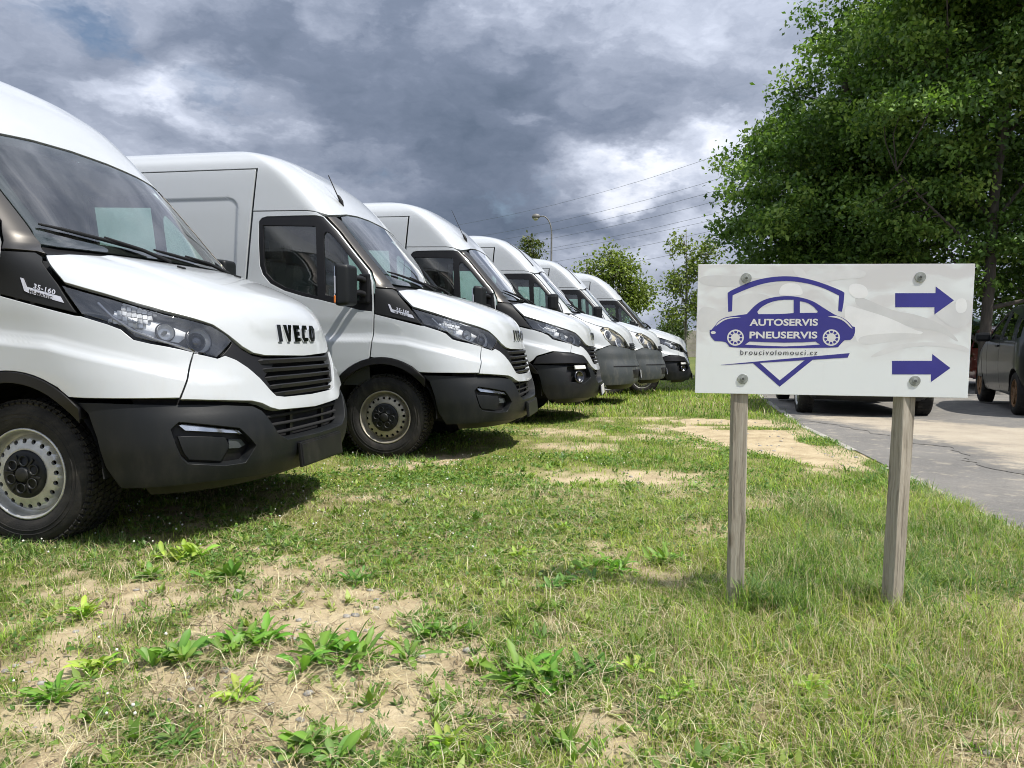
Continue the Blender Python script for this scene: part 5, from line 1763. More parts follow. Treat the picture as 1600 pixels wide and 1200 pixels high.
bn = t.add('ShaderNodeBump', {'Strength': 0.6, 'Distance': 0.004, 'Height': gr})
t.l.new(bn.outputs[0], b.inputs['Normal'])
MATS['old_timber'] = m

su = Vector((0.99155362, -0.12961975, -0.00448809)); sv = Vector((0.00150134, -0.02313098, 0.99973132)); sn = su.cross(sv)
SCN = Vector((1.1591, 2.80, 1.0417))
SW, SH = .956, .4769
sign = empty('direction_sign', (1.1591, 2.88, 0.0))
tag(sign, 'white rectangular sign board with blue car emblem and two blue arrows on wooden posts', 'sign')
bpy.context.view_layer.update()


def sp(u, v, w=0.0):
    return SCN + su * u + sv * v + sn * w - sign.location


MSIGN = Matrix(((su.x, -sn.x, sv.x), (su.y, -sn.y, sv.y), (su.z, -sn.z, sv.z)))
bd = MB().box((0, .004, 0), (SW, .008, SH), None, .0012).build('board', 'sign_face', sign)
bd.matrix_local = Matrix.Translation(SCN - sign.location) @ MSIGN.to_4x4()


def decal(name, outer, m, holes=(), w=.0004, parent=None, sm=True):
    P, F = flat_poly(smooth_poly(outer) if sm else outer, holes)
    V = [(p[0], -w, p[1]) for p in P]
    return link(name, mesh_np(name, V, F, m), parent or bd)


PRINT = [
    (0.62, [(0.0783,0.1296),(0.1315,0.1068),(0.2151,0.07),(0.2916,0.0589),(0.3795,0.0253),(0.4359,-0.0312),(0.4337,-0.0397),(0.3754,-0.0004),(0.2777,0.0103),(0.2223,0.0328),(0.1333,0.0666),(0.08,0.0894)]),
    (0.80, [(0.0439,0.095),(0.0887,0.0808),(0.1998,0.0469),(0.2889,0.0018),(0.3244,-0.0054),(0.2792,-0.0213),(0.171,-0.0425),(0.0942,-0.0503),(0.0844,-0.0144),(0.0465,0.0315)]),
    (0.68, [(0.0957,-0.0201),(0.1914,-0.0089),(0.2785,-0.0081),(0.3221,-0.0134),(0.2578,-0.0301),(0.1712,-0.0471),(0.0971,-0.0525)]),
    (0.70, [(0.1295,-0.1009),(0.1723,-0.0714),(0.226,-0.0488),(0.3341,-0.0379),(0.4421,-0.0465),(0.474,-0.062),(0.474,-0.0791),(0.416,-0.0599),(0.3348,-0.0522),(0.2539,-0.0618),(0.184,-0.0886)]),
    (0.66, [(0.3394,0.0735),(0.3708,0.0906),(0.434,0.1079),(0.474,0.1137),(0.474,0.0289),(0.4287,0.0058),(0.379,0.0339)]),
    (0.82, [(0.4178,0.1135),(0.4547,0.1192),(0.4601,0.0684),(0.4231,0.0625)]),
    (0.64, [(-0.474,0.1958),(-0.3819,0.1998),(-0.222,0.1835),(-0.1822,0.1733),(-0.2212,0.1591),(-0.3805,0.1548),(-0.474,0.165)]),
    (0.66, [(-0.474,0.0846),(-0.4187,0.0807),(-0.3979,0.0602),(-0.3315,0.1221),(-0.2839,0.1345),(-0.2201,0.1265),(-0.1952,0.094),(-0.2582,0.0774),(-0.3053,0.0525),(-0.3768,0.0274),(-0.4244,-0.0061),(-0.474,-0.0149)]),
    (0.80, [(-0.1887,0.1347),(-0.1817,0.1591),(-0.1585,0.1705),(-0.1191,0.1681),(-0.1024,0.139),(-0.1077,0.1248),(-0.1805,0.1246)]),
    (0.70, [(-0.1528,0.232),(-0.1055,0.2238),(-0.0885,0.1875),(-0.0463,0.2036),(0.0116,0.2116),(0.1113,0.2194),(0.1127,0.1875),(0.0127,0.1835),(-0.0642,0.1633),(-0.1115,0.1754)]),
    (0.82, [(0.0596,0.1714),(0.1137,0.1635),(0.127,0.1234),(0.0852,0.1112),(0.0533,0.1353)]),
]
for k_, (g_, L_) in enumerate(PRINT):      # faded picture of a workshop and a car front printed under the emblem
    mat('print_%02d' % int(g_ * 100), (g_ * .96, g_ * .97, g_ * 1.0), 0.3, coat=0.25, var=0.05, vscale=9)
    decal('faded_print', smooth_poly(L_, 2, 3.2), 'print_%02d' % int(g_ * 100), w=.0001 + k_ * .00002, sm=False)
decal('shield_emblem', SIGN['shield'], 'sign_blue')
decal('shield_emblem', SIGN['vee'], 'sign_blue', sm=False)
decal('swoosh', SIGN['swoosh'], 'sign_blue', sm=False, w=.0006)


def circ(c, r, n=28, ry=None):
    return [(c[0] + r * math.cos(2 * math.pi * k / n), c[1] + (ry or r) * math.sin(2 * math.pi * k / n)) for k in range(n)]


carE = decal('car_emblem', SIGN['car'], 'sign_blue', holes=[smooth_poly(SIGN['win1'], 1), smooth_poly(SIGN['win2'], 1), SIGN['sill']], w=.0005)
for k in ('arc1', 'arc2'):
    decal('emblem_highlight', SIGN[k], 'sign_text', w=.0008)
decal('emblem_lamp', circ((-0.4173, -0.0123), .0092, 16, .0055), 'sign_text', w=.0008)
for c in ((-0.3369, -0.0301), (0.0017, -0.0268)):
    spokes = []
    for k in range(10):
        a0 = 2 * math.pi * (k + .12) / 10; a1 = 2 * math.pi * (k + .88) / 10
        am = (a0 + a1) / 2
        spokes.append([(c[0] + r_ * math.cos(a_), c[1] + r_ * math.sin(a_)) for r_, a_ in ((.0160, am - .22), (.0245, a0), (.0250, am), (.0245, a1), (.0160, am + .22))])
    decal('emblem_wheel', circ(c, .0300), 'sign_text', holes=spokes, w=.0008, sm=False)


def sign_text(s, u0, v0, u1, h, m, bold, spacing, w=.0009):
    V, F = text_mesh(s, 1.0, bold, spacing)
    lo, hi = V[:, 0].min(), V[:, 0].max()
    capb, capt = 0.0, 0.73
    V2 = [(u0 + (v[0] - lo) / (hi - lo) * (u1 - u0), -w, v0 + v[1] / capt * h + (v[0] - lo) / (hi - lo) * .002) for v in V]
    return MB().add(V2, F).build('lettering', m, bd)


sign_text('AUTOSERVIS', -.288, .0150, -.047, .0245, 'sign_text', 0.032, 1.02)
sign_text('PNEUSERVIS', -.2868, -.0315, -.0472, .0245, 'sign_text', 0.032, 1.02)
sign_text('broucivolomouci.cz', -.3176, -.0932, -.0447, .0195, 'sign_ink', 0.006, 1.25)
for k in ('arr1', 'arr2'):
    decal('arrow', SIGN[k], 'sign_blue', sm=False)
for (u, v) in SIGN['screws']:
    s_ = MB()
    tmp = MB().lathe([(.0190, 0), (.0190, .0012), (.0182, .0020), (.0085, .0024), (.0080, .0040), (.0045, .0042), (.003, .0030), (0, .0030)], 28, 'z')
    s_.add([(p[0] + u, -p[2] - .001, p[1] + v) for p in tmp.v], [f[::-1] for f in tmp.f], False)
    so = s_.build('screw', 'zinc', bd)
    MB().box((u, -.0042, v), (.0095, .004, .003), None).build('screw_slot', 'zinc_dark', so)
for (u0, u1, w_, yaw, ln) in ((-.3110, -.3085, .056, -.10, -1.09), (.2755, .2575, .055, .30, -1.07)):
    p = MB()
    n = 14
    V, F = [], []
    Rz = Matrix.Rotation(yaw, 3, 'Z')
    hw = w_ / 2
    sec = [(-hw + .004, -hw), (hw - .004, -hw), (hw, -hw + .004), (hw, hw - .004), (hw - .004, hw), (-hw + .004, hw), (-hw, hw - .004), (-hw, -hw + .004)]
    for i in range(n):
        tt = i / (n - 1)
        v_ = .20 + (ln - .20) * tt
        u_ = u0 + (u1 - u0) * max(0, (-.24 - v_)) / .82
        c = Vector(sp(u_, v_, 0)) - sn * (.010 + hw + .004)
        c.y = SCN.y - sign.location.y + (u_ * su.y) + .014 + hw
        for (a, b_) in sec:
            o_ = Rz @ Vector((a + random.uniform(-.0008, .0008), b_ + random.uniform(-.0008, .0008), 0))
            V.append(c + o_)
    m8 = 8
    for i in range(n - 1):
        for k in range(m8):
            F.append((i * m8 + k, (i + 1) * m8 + k, (i + 1) * m8 + (k + 1) % m8, i * m8 + (k + 1) % m8))
    F += [tuple(range(m8)), tuple(range((n - 1) * m8, n * m8))[::-1]]
    p.add(V, F)
    p.build('post', 'old_timber', sign)

# ------------------------------------------------------------------ trees
mat('bark', (0.066, 0.057, 0.046), 0.95, var=0.35, vscale=9, bump=0.9, bscale=22, stretch=(1, 1, .25))
mat('bark_young', (0.20, 0.185, 0.155), 0.9, var=0.3, vscale=12)


def make_tree(name, label, base, trunk, lobes, n_cl, per, leaf, cols, seed, group, cl_r=.42, bark='bark', twig=.012, limb_n=10, flat=.55, droop=.0, shell=.45, bough=0, brad=1.0):
    """trunk: [(dx,dy,z,r)], lobes: [(dx,dy,z,rx,ry,rz)] relative to the base"""
    g = np.random.default_rng(seed)
    root = empty(name, base)
    tag(root, label, 'tree' if name != 'shrub' else 'shrub', group)
    tb = MB()
    if trunk:
        tb.tube([t_[:3] for t_ in trunk], [t_[3] for t_ in trunk], 10)
    wts = np.array([l[3] * l[4] * l[5] for l in lobes]) ** .8
    which = g.choice(len(lobes), n_cl, p=wts / wts.sum())
    L = np.array(lobes)[which]
    d = g.normal(size=(n_cl, 3)); d /= np.linalg.norm(d, axis=1, keepdims=True)
    rr = g.random(n_cl) ** shell
    Cc = L[:, :3] + d * L[:, 3:] * rr[:, None]
    if bough:
        # boughs: leaf clusters gathered into domed masses with gaps of shade between them
        nb = max(4, n_cl // bough)
        bi_ = np.arange(n_cl) % nb
        dd_ = g.normal(size=(n_cl, 3)); dd_ /= np.linalg.norm(dd_, axis=1, keepdims=True)
        dd_[:, 2] = np.abs(dd_[:, 2]) * 1.1 - .30
        br_ = (.55 + .55 * g.random(nb))[bi_] * g.random(n_cl) ** .3
        Cc = Cc[:nb][bi_] + dd_ * br_[:, None] * np.array([1.1, 1.1, .78]) * brad
    Cc[:, 2] = np.maximum(Cc[:, 2], .15)
    # limbs towards the lobes, twigs to the clusters
    if trunk:
        tp = np.array([t_[:3] for t_ in trunk]); tr_ = np.array([t_[3] for t_ in trunk])
        br = MB()
        pts_all = [tp]
        for k in range(limb_n):
            l = lobes[k % len(lobes)]
            end = np.array(l[:3]) + g.normal(size=3) * np.array(l[3:]) * .45
            zc = np.clip(end[2] * g.uniform(.35, .7), tp[0, 2] + .3, tp[-1, 2])
            st = np.array([np.interp(zc, tp[:, 2], tp[:, 0]), np.interp(zc, tp[:, 2], tp[:, 1]), zc])
            mid = (st + end) / 2 + np.array([0, 0, -.12 * np.linalg.norm(end - st)]) + g.normal(size=3) * .12
            q = np.array([st, st * .55 + mid * .45 + g.normal(size=3) * .05, mid, mid * .5 + end * .5 + g.normal(size=3) * .06, end])
            r0 = float(np.interp(zc, tp[:, 2], tr_)) * .5
            br.tube([tuple(p) for p in q], [r0, r0 * .8, r0 * .6, r0 * .4, r0 * .15], 6)
            pts_all.append(np.concatenate([q[i][None] * (1 - s_) + q[i + 1][None] * s_ for i in range(4) for s_ in np.linspace(0, 1, 4)[:, None, None]]).reshape(-1, 3))
        allp = np.concatenate(pts_all)
        for k in range(0, n_cl, max(1, n_cl // 260)):
            dd = np.linalg.norm(allp - Cc[k], axis=1)
            j = np.argmin(dd)
            a = allp[j]; m_ = (a + Cc[k]) / 2 + g.normal(size=3) * .08
            br.tube([tuple(a), tuple(m_), tuple(Cc[k])], [twig * 1.5, twig, twig * .4], 4, caps=False)
        tk = tb.build('trunk', bark, root)
        br.build('branches', bark, root)['kind'] = 'stuff'
    N = n_cl * per
    cc = np.repeat(Cc, per, 0)
    o_ = g.normal(size=(N, 3)) * np.array([1, 1, flat]) * cl_r * .55
    P = cc + o_
    P[:, 2] = np.maximum(P[:, 2] - droop * np.hypot(o_[:, 0], o_[:, 1]), .05)
    Nn = g.normal(size=(N, 3)) * .75 + np.array([0, 0, .75]) + o_ * .5
    Nn /= np.linalg.norm(Nn, axis=1, keepdims=True)
    T = g.normal(size=(N, 3)) + o_ * 1.5 + np.array([0, 0, -.25])
    ct = np.repeat(g.random(n_cl), per)
    cols = np.array(cols)
    idx = np.clip((ct ** 1.4 * .8 + g.random(N) * .35) * len(cols) / 1.1, 0, len(cols) - 1).astype(int)
    C = cols[idx] * (.75 + .5 * g.random((N, 1)))
    ln = leaf * (.65 + .7 * g.random(N))
    me = leaf_quads(P, Nn, T, ln, ln * .58, C, 'crown', 'foliage', .15)
    link('crown', me, root)['kind'] = 'stuff'
    return root


OAK = [(.055, .110, .022), (.090, .168, .032), (.140, .235, .045), (.23, .33, .072)]
YOUNG = [(.11, .16, .03), (.155, .205, .037), (.20, .245, .055)]
G_ = float(gz(19))
make_tree('oak_tree', 'big dark oak whose trunk stands right of the sign board', (9.95, 16.2, G_), [(0, 0, -.1, .14), (.0, 0, 1.2, .112), (.05, .0, 2.6, .105), (.1, .05, 4.2, .095), (.28, .05, 6.2, .085), (.45, 0, 8.4, .06), (.6, 0, 11, .02)],
          [(.4, 0, 8.6, 2.6, 2.2, 2.6), (-.9, -.4, 6.0, 1.5, 1.4, 1.2), (1.3, .2, 5.4, 1.5, 1.5, 1.5), (1.0, .4, 3.0, 1.3, 1.2, 1.0), (-1.2, .2, 4.2, 1.2, 1.2, .9), (.2, .9, 3.4, 1.6, .9, .9), (-.6, .8, 2.4, 1.2, .8, .7), (-.7, .6, 7.6, 1.8, 1.6, 1.6), (1.6, 0, 7.4, 1.8, 1.6, 1.6)], 1080, 92, .115, OAK, 11, 'dark oaks on the right', .34, shell=.36, bough=8, brad=1.1)
make_tree('oak_tree', 'broad dark oak behind the sign, leftmost of the big trees', (8.4, 20.0, G_), [(0, 0, -.1, .26), (0, 0, 1.5, .22), (-.1, 0, 3.5, .19), (-.1, 0, 6, .13), (.2, 0, 9, .05)],
          [(-.3, 0, 5.6, 1.9, 2.0, 1.8), (2.0, 0, 8.8, 2.2, 2.2, 2.3), (-1.5, -.3, 4.2, 1.5, 1.6, 1.3), (-.6, -.5, 2.9, 2.1, 1.7, 1.0), (1.5, -.3, 5.0, 2.2, 2.0, 1.8), (1.0, -.6, 2.7, 2.2, 1.6, 1.0), (.0, .2, 7.0, 1.2, 1.5, 1.1)], 1300, 92, .125, OAK, 12, 'dark oaks on the right', .38, shell=.36, bough=8, brad=1.2)
make_tree('oak_tree', 'dark oak leaning in from the right edge of the picture', (13.6, 18.0, G_), [(0, 0, -.1, .22), (0, 0, 2, .19), (0, 0, 5, .15), (.1, 0, 9, .05)],
          [(-.6, -.3, 5.0, 2.1, 1.8, 1.6), (0, 0, 8, 2.6, 2.2, 2.2), (-.9, -.6, 2.9, 1.5, 1.3, 1.0)], 480, 70, .12, OAK, 13, 'dark oaks on the right', .34, shell=.36, bough=8, brad=1.1)
make_tree('shrub', 'low green shrub below the oaks behind the dark parked car', (11.6, 20.5, G_), [(0, 0, -.05, .05), (0, 0, .8, .04), (.05, 0, 1.5, .02)], [(0, 0, 1.0, 2.0, 1.0, .8), (1.6, 0, 1.3, 1.5, 1.0, 1.0)], 170, 60, .10, [(.06, .105, .02), (.09, .14, .03)], 14, None, .38, limb_n=6)
make_tree('young_tree', 'airy pale green tree behind the farthest van and street lamp', (4.75, 38, G_), [(0, 0, -.1, .09), (0, 0, 1.5, .075), (.1, 0, 3.5, .05), (.1, 0, 5.4, .015)],
          [(-.9, 0, 4.2, .8, .8, .8), (.3, 0, 4.6, 1.0, .9, .9), (1.1, 0, 3.4, .8, .8, .9), (-1.0, 0, 3.0, .7, .7, .7), (.2, 0, 2.6, 1.0, .9, .8)], 220, 34, .18, YOUNG, 15, 'slender trees in the background', .55, 'bark_young', .018, 9, .8, shell=.5)
make_tree('young_tree', 'slim young tree with thin stem just left of the sign board', (6.75, 30, G_), [(0, 0, -.1, .06), (.02, 0, 1.5, .05), (.0, 0, 3.2, .035), (-.05, 0, 5.5, .010)],
          [(-.35, 0, 3.3, .5, .5, .55), (.35, 0, 4.0, .5, .5, .6), (-.25, 0, 4.8, .38, .4, .5), (.5, 0, 2.5, .45, .5, .5), (.75, 0, 4.6, .4, .4, .5), (-.5, 0, 2.2, .35, .4, .4)], 130, 24, .14, YOUNG, 16, 'slender trees in the background', .36, 'bark_young', .012, 9, .8, shell=.5)
make_tree('young_tree', 'dark pointed treetop rising behind the fourth van', (1.05, 45, G_), [(0, 0, -.1, .12), (0, 0, 4, .08), (0, 0, 7.2, .015)], [(0, 0, 3.6, 1.5, 1.2, 1.2), (.1, 0, 5.2, 1.0, .9, .9), (-.05, 0, 6.3, .6, .6, .6), (0, 0, 7.0, .25, .3, .35)], 190, 40, .19, [(.06, .085, .02), (.09, .11, .028), (.115, .13, .04)], 17, 'slender trees in the background', .45, shell=.5)
make_tree('shrub', 'small rounded bush above the concrete wall', (9.6, 47, G_), [(0, 0, -.1, .06), (0, 0, 1.4, .04), (.05, 0, 2, .02)], [(0, 0, 1.6, 1.15, .8, .55), (.3, 0, 2.0, .6, .6, .4)], 70, 40, .16, [(.05, .085, .02), (.075, .11, .03)], 18, None, .38, limb_n=6)
make_tree('shrub', 'bright leafy shrub low between the oak and the slim young tree', (7.0, 24.5, G_), [(0, 0, -.1, .05), (0, 0, 1.8, .04), (.05, 0, 3.2, .015)], [(0, 0, 3.0, .75, .7, .7), (-.2, 0, 2.0, .8, .7, .8), (.1, 0, 1.0, .9, .8, .7)], 110, 40, .13, [(.075, .125, .025), (.105, .155, .032)], 19, None, .36, limb_n=6)

# ------------------------------------------------------------------ far things: wall, lamps, wires, hills
wall = empty('concrete_wall', (3.0, 50, float(gz(50))))
tag(wall, 'low weathered concrete panel wall at the far end of the meadow', 'wall')
for k in range(10):
    MB().box((k * 2.05, 0, .9), (.14, .16, 1.85), None, .015).build('post', 'concrete_wall', wall)
    for j in range(4):
        MB().box((k * 2.05 + 1.025, 0, .22 + j * .435), (1.90, .07, .425), None, .012).build('slab', 'concrete_wall', wall)


def street_lamp(label, x, y, h, arm, zb):
    root = empty('street_lamp', (x, y, zb))
    tag(root, label, 'street lamp', 'street lamps')
    MB().tube([(0, 0, -.1), (0, 0, 1.0), (0, 0, 1.05), (0, 0, h - 1.0)], [.09, .085, .06, .05], 10).build('pole', 'lamp_post', root)
    pts = [(0, 0, h - 1.0)] + [(arm * (1 - math.cos(a)) * .55, 0, h - 1.0 + 1.0 * math.sin(a)) for a in np.linspace(.2, 1.45, 7)] + [(arm * .8, 0, h - .02)]
    MB().tube(pts, .036, 8).build('arm', 'lamp_post', root)
    hd = MB().tube([(arm * .72, 0, h - .02), (arm * .80, 0, h - .01), (arm * .95, 0, h - .02), (arm * 1.12, 0, h - .05), (arm * 1.2, 0, h - .08)], [.06, .13, .17, .15, .05], 12).build('lamp_head', 'lamp_post', root)
    MB().lathe([(.16, 0), (.15, -.06), (.10, -.12), (0, -.14)], 14, 'z', (arm * .98, 0, h - .12)).build('diffuser', 'lamp_glass', hd)


mat('lamp_post', (0.17, 0.165, 0.155), 0.6, metal=0.4, var=0.2, vscale=5)
mat('lamp_glass', (0.45, 0.43, 0.37), 0.25)
street_lamp('curved street lamp rising behind the farthest white vans', 2.25, 45, 8.25, -.95, G_)
street_lamp('street lamp whose head pokes out of the big oak', 9.35, 27, 8.2, -.9, G_)
mat('wire', (0.09, 0.10, 0.115), 0.6)


def unproject(px, py, depth):
    d = _F + _X2 * ((px - 800) / 1200) - _U2 * ((py - 600) / 1200)
    return Vector((0, 0, 1.01)) + d * depth


ORD = ['topmost', 'second from the top', 'third from the top', 'fourth from the top', 'fifth from the top', 'sixth from the top', 'seventh from the top', 'lowest']
for k, (y0, sl) in enumerate(((283, -.307), (315, -.267), (330, -.246), (344, -.230), (361, -.215), (368, -.195), (385, -.200), (408, -.19))):
    pts = []
    for px in np.linspace(640, 1700, 15):
        dx_ = px - 1000
        py = y0 + sl * dx_ * (1 + .00075 * dx_ if dx_ > -600 else .5)
        pts.append(unproject(px, py, float(np.interp(px, [560, 762, 1000, 1140, 1700], [210, 170, 132, 112, 62]))))
    o = MB().tube(pts, [.024] * 15, 5, caps=False).build('power_line', 'wire')
    tag(o, 'thin overhead power line across the clouds, ' + ORD[k] + ' of the bundle', 'power line', 'power lines')
mat('hill', (0.075, 0.105, 0.075), 0.95, var=0.3, vscale=0.02)
hx = np.linspace(-900, 1200, 120)
hz_ = 6 + 10 * fbm(hx * .006 + 2, hx * 0, 4, 61)
V = np.concatenate([np.stack([hx, 0 * hx + 900, 0 * hx - 3], 1), np.stack([hx, 0 * hx + 1000, hz_], 1), np.stack([hx, 0 * hx + 1300, 0 * hx - 3], 1)])
i = np.arange(119)
F = np.concatenate([np.stack([i, i + 1, i + 121, i + 120], 1), np.stack([i + 120, i + 121, i + 241, i + 240], 1)])
structure(link('hills', mesh_np('hills', V, F, 'hill', smooth=True)))

# ------------------------------------------------------------------ parked cars
CF = Hull([(.18, 1.80, .76, 1.15, 2.6), (.30, 1.93, .81, 1.2, 2.7), (.50, 1.98, .84, 1.22, 2.7), (.68, 1.95, .85, 1.1, 2.6), (.80, 1.88, .85, 1.0, 2.5), (.90, 1.70, .845, .85, 2.4), (.98, 1.38, .84, .70, 2.4), (1.03, 1.05, .83, .55, 2.6), (1.08, .90, .82, .45, 2.9),
           (1.20, .68, .79, .28, 3.2), (1.35, .40, .735, .02, 3.2), (1.45, .17, .69, -.18, 3.0), (1.51, -.02, .63, -.30, 2.7), (1.55, -.16, .52, -.36, 2.5), (1.58, -.28, .34, -.42, 2.4), (1.60, -.40, .01, -.48, 2.2)])
CR = Hull([(.18, 1.70, .76, 1.15, 2.6), (.30, 1.83, .81, 1.2, 2.8), (.50, 1.88, .84, 1.25, 2.9), (.68, 1.88, .85, 1.25, 2.9), (.80, 1.86, .85, 1.25, 2.9), (.90, 1.84, .845, 1.22, 2.9), (.98, 1.82, .84, 1.2, 2.9), (1.03, 1.80, .83, 1.18, 2.9), (1.08, 1.78, .82, 1.15, 2.9),
           (1.20, 1.72, .79, 1.08, 2.9), (1.35, 1.62, .735, .98, 2.8), (1.45, 1.52, .69, .90, 2.7), (1.51, 1.42, .63, .82, 2.6), (1.55, 1.28, .52, .7, 2.5), (1.58, 1.05, .34, .6, 2.4), (1.60, .8, .01, .5, 2.2)], mx=-1)
zc_ = np.concatenate([np.arange(.1, 1.42, .04), np.arange(1.42, 1.56, .012), np.arange(1.556, 1.60, .005)])


def car_meshes(paint):
    parts = []

    def P(name, H, outline, m, sides=(1, -1), **kw):
        for sd in sides:
            parts.append((name, panel_mesh(name, H, outline, m, side=sd, zl=zc_, **kw), sd))

    def Cn(name, H, outline, m, **kw):
        parts.append((name, panel_mesh(name, H, outline, m, half=True, zl=zc_, **kw), 0))
    XS = -.25        # the two half-hulls meet behind the front door
    w1 = [('s', .52, 1.10), ('s', .30, 1.22), ('s', .05, 1.36), ('s', -.10, 1.42), ('s', -.20, 1.44), ('s', -.20, 1.02), ('s', .52, 1.03)]
    wq = [('s', .70, 1.05), ('s', .57, 1.13), ('s', .57, 1.05)]
    A = .315
    Cn('body_front', CF, [('f', 0, 1.012), ('f', -.4, 1.01), ('f', -.70, 1.02), ('s', .78, 1.04), ('s', .36, 1.30), ('s', .12, 1.44), ('s', .02, 1.49), ('f', -.40, 1.525), ('f', 0, 1.54), ('f', 0, 1.598)][0:0] +
       [('f', 0, 1.0), ('f', -.5, 1.0), ('s', 1.0, 1.0), ('s', 1.02, .42), ('f', -.5, .42), ('f', 0, .42)], paint)
    arcf = [('s', 1.25 + A * math.cos(R(a)), .30 + A * math.sin(R(a))) for a in np.linspace(0, 180, 13)]
    P('wing', CF, [('s', 1.60, .42), ('s', 1.01, .998)][0:0] + [('s', .995, .42)][0:0] + [('s', .62, .24), ('s', .62, 1.02), ('s', .99, .995), ('s', .99, .65), ('s', .985, .50)] + [('s', 1.25 + .335 * math.cos(R(a)), .30 + .335 * math.sin(R(a))) for a in (142, 155, 168, 180)] + [('s', .90, .24)], paint)
    P('door', CF, [('s', .61, .25), ('s', .61, 1.035), ('s', .72, 1.06), ('s', .33, 1.31), ('s', .09, 1.45), ('s', -.02, 1.485), ('s', XS, 1.49), ('s', XS, .25)], paint, holes=(w1,))
    P('window', CF, w1, 'glass_dark', off=-.012, gap=-.008, thick=-1)
    Cn('bumper', CF, [('f', 0, .42), ('s', 1.61, .42), ('s', 1.60, .24), ('f', 0, .22)], paint)
    Cn('windshield', CF, [('f', 0, 1.525), ('f', -.36, 1.505), ('f', -.60, 1.44), ('f', -.68, 1.30), ('f', -.74, 1.10), ('f', -.70, 1.035), ('f', 0, 1.03)], 'glass_dark', off=-.004, thick=-1)
    P('front_pillar', CF, [('s', .74, 1.055), ('s', .34, 1.32), ('s', .10, 1.46), ('f', -.56, 1.48), ('f', -.61, 1.44), ('f', -.69, 1.30), ('f', -.75, 1.10), ('f', -.76, 1.05)], paint, off=.001)
    Cn('roof', CF, [('f', 0, 1.53), ('f', -.36, 1.51), ('f', -.55, 1.485), ('s', -.03, 1.49), ('s', XS - .01, 1.495), ('s', XS - .5, 1.495), ('s', XS - .5, 1.597), ('f', 0, 1.597)], paint)
    P('headlight', CF, [('s', 1.50, .86), ('f', -.70, .80), ('f', -.45, .72), ('f', -.50, .66), ('f', -.74, .68), ('s', 1.45, .74)], 'lamp_chrome', off=.006)
    w2 = [('s', .30, 1.43), ('s', .85, 1.36), ('s', 1.0, 1.02), ('s', .30, 1.02)]
    w3 = [('s', 1.05, 1.32), ('s', 1.32, 1.26), ('s', 1.38, 1.06), ('s', 1.13, 1.02)]
    arcr = [('s', 1.22 + .335 * math.cos(R(a)), .30 + .335 * math.sin(R(a))) for a in np.linspace(180, 0, 13)]
    P('rear_side', CR, [('s', .26, .25), ('s', .26, 1.49), ('s', 1.0, 1.47), ('s', 1.30, 1.38), ('s', 1.46, 1.20), ('s', 1.52, 1.03), ('s', 1.60, .80), ('s', 1.62, .24)] + [('s', 1.56, .24)] + arcr[::-1] + [('s', .88, .24)], paint, holes=(w2, w3))
    P('window', CR, w2, 'glass_dark', off=-.012, gap=-.008, thick=-1)
    P('window', CR, w3, 'glass_dark', off=-.012, gap=-.008, thick=-1)
    Cn('tailgate', CR, [('f', 0, 1.52), ('f', -.5, 1.483), ('s', 1.015, 1.474), ('s', 1.31, 1.385), ('s', 1.47, 1.20), ('s', 1.53, 1.03), ('s', 1.61, .80), ('s', 1.63, .48), ('f', 0, .48)], paint,
       holes=([('f', 0, 1.46), ('f', -.48, 1.42), ('f', -.60, 1.05), ('f', 0, 1.02), ('f', .60, 1.05), ('f', .48, 1.42)],))
    parts.append(('rear_window', panel_mesh('rear_window', CR, [('f', 0, 1.47), ('f', -.49, 1.43), ('f', -.61, 1.04), ('f', 0, 1.01)], 'glass_dark', half=True, off=-.012, thick=-1, zl=zc_), 0))
    Cn('rear_bumper', CR, [('f', 0, .475), ('s', 1.63, .475), ('s', 1.625, .24), ('f', 0, .22)], 'plastic_bumper', off=.008)
    Cn('rear_roof', CR, [('f', 0, 1.525), ('f', -.5, 1.488), ('s', 1.0, 1.478), ('s', .2, 1.496), ('s', .2, 1.597), ('f', 0, 1.597)], paint)
    P('tail_light', CR, [('f', -.76, 1.0), ('f', -.62, 1.0), ('f', -.60, .70), ('f', -.78, .72)], 'tail_red', off=.006)
    b = MB().box((0, 0, .36), (3.2, 1.35, .28)).box((-.1, 0, .62), (2.0, 1.5, .25))
    parts.append(('floor_pan', b.mesh('floor_pan', 'dark'), 0))
    for x in (.15, -.75):
        for y in (-.36, .36):
            b = MB().box((x - .1, y, .80), (.45, .46, .16), None, .04).box((x - .38, y, 1.05), (.12, .44, .55), Matrix.Rotation(R(-12), 3, 'Y'), .04).box((x - .45, y, 1.36), (.09, .24, .14), None, .03)
            parts.append(('seat', b.mesh('seat', 'interior'), 0))
    b = MB().box((.68, 0, .95), (.4, 1.3, .2), None, .04)
    parts.append(('dashboard', b.mesh('dashboard', 'interior'), 0))
    for sd in (1, -1):
        b = MB().box((.52, -.93 * sd, 1.06), (.10, .20, .14), None, .035)
        b.tube([(.54, -.80 * sd, 1.02), (.53, -.86 * sd, 1.03)], .025, 6)
        parts.append(('mirror', b.mesh('mirror', 'plastic_bumper'), sd))
        p, n_ = surf(CF, x=-.14, z=.93, off=.01, side=sd)
        parts.append(('handle', MB().box(p, (.16, .03, .03), None, .01).mesh('handle', 'plastic_bumper'), sd))
        b = MB()
        for x in (1.25, -1.22):
            n = 14
            V, F = [], []
            for k in range(n + 1):
                a = math.pi * k / n
                for y in (.83, .55):
                    V.append((x + .325 * math.cos(a), -sd * y, .30 + .325 * math.sin(a)))
            F = [(2 * k, 2 * k + 1, 2 * k + 3, 2 * k + 2) for k in range(n)] + [tuple(range(1, 2 * n + 2, 2))]
            parts.append(('wheel_housing', MB().add(V, F).mesh('wheel_housing', 'dark'), sd))
    return parts


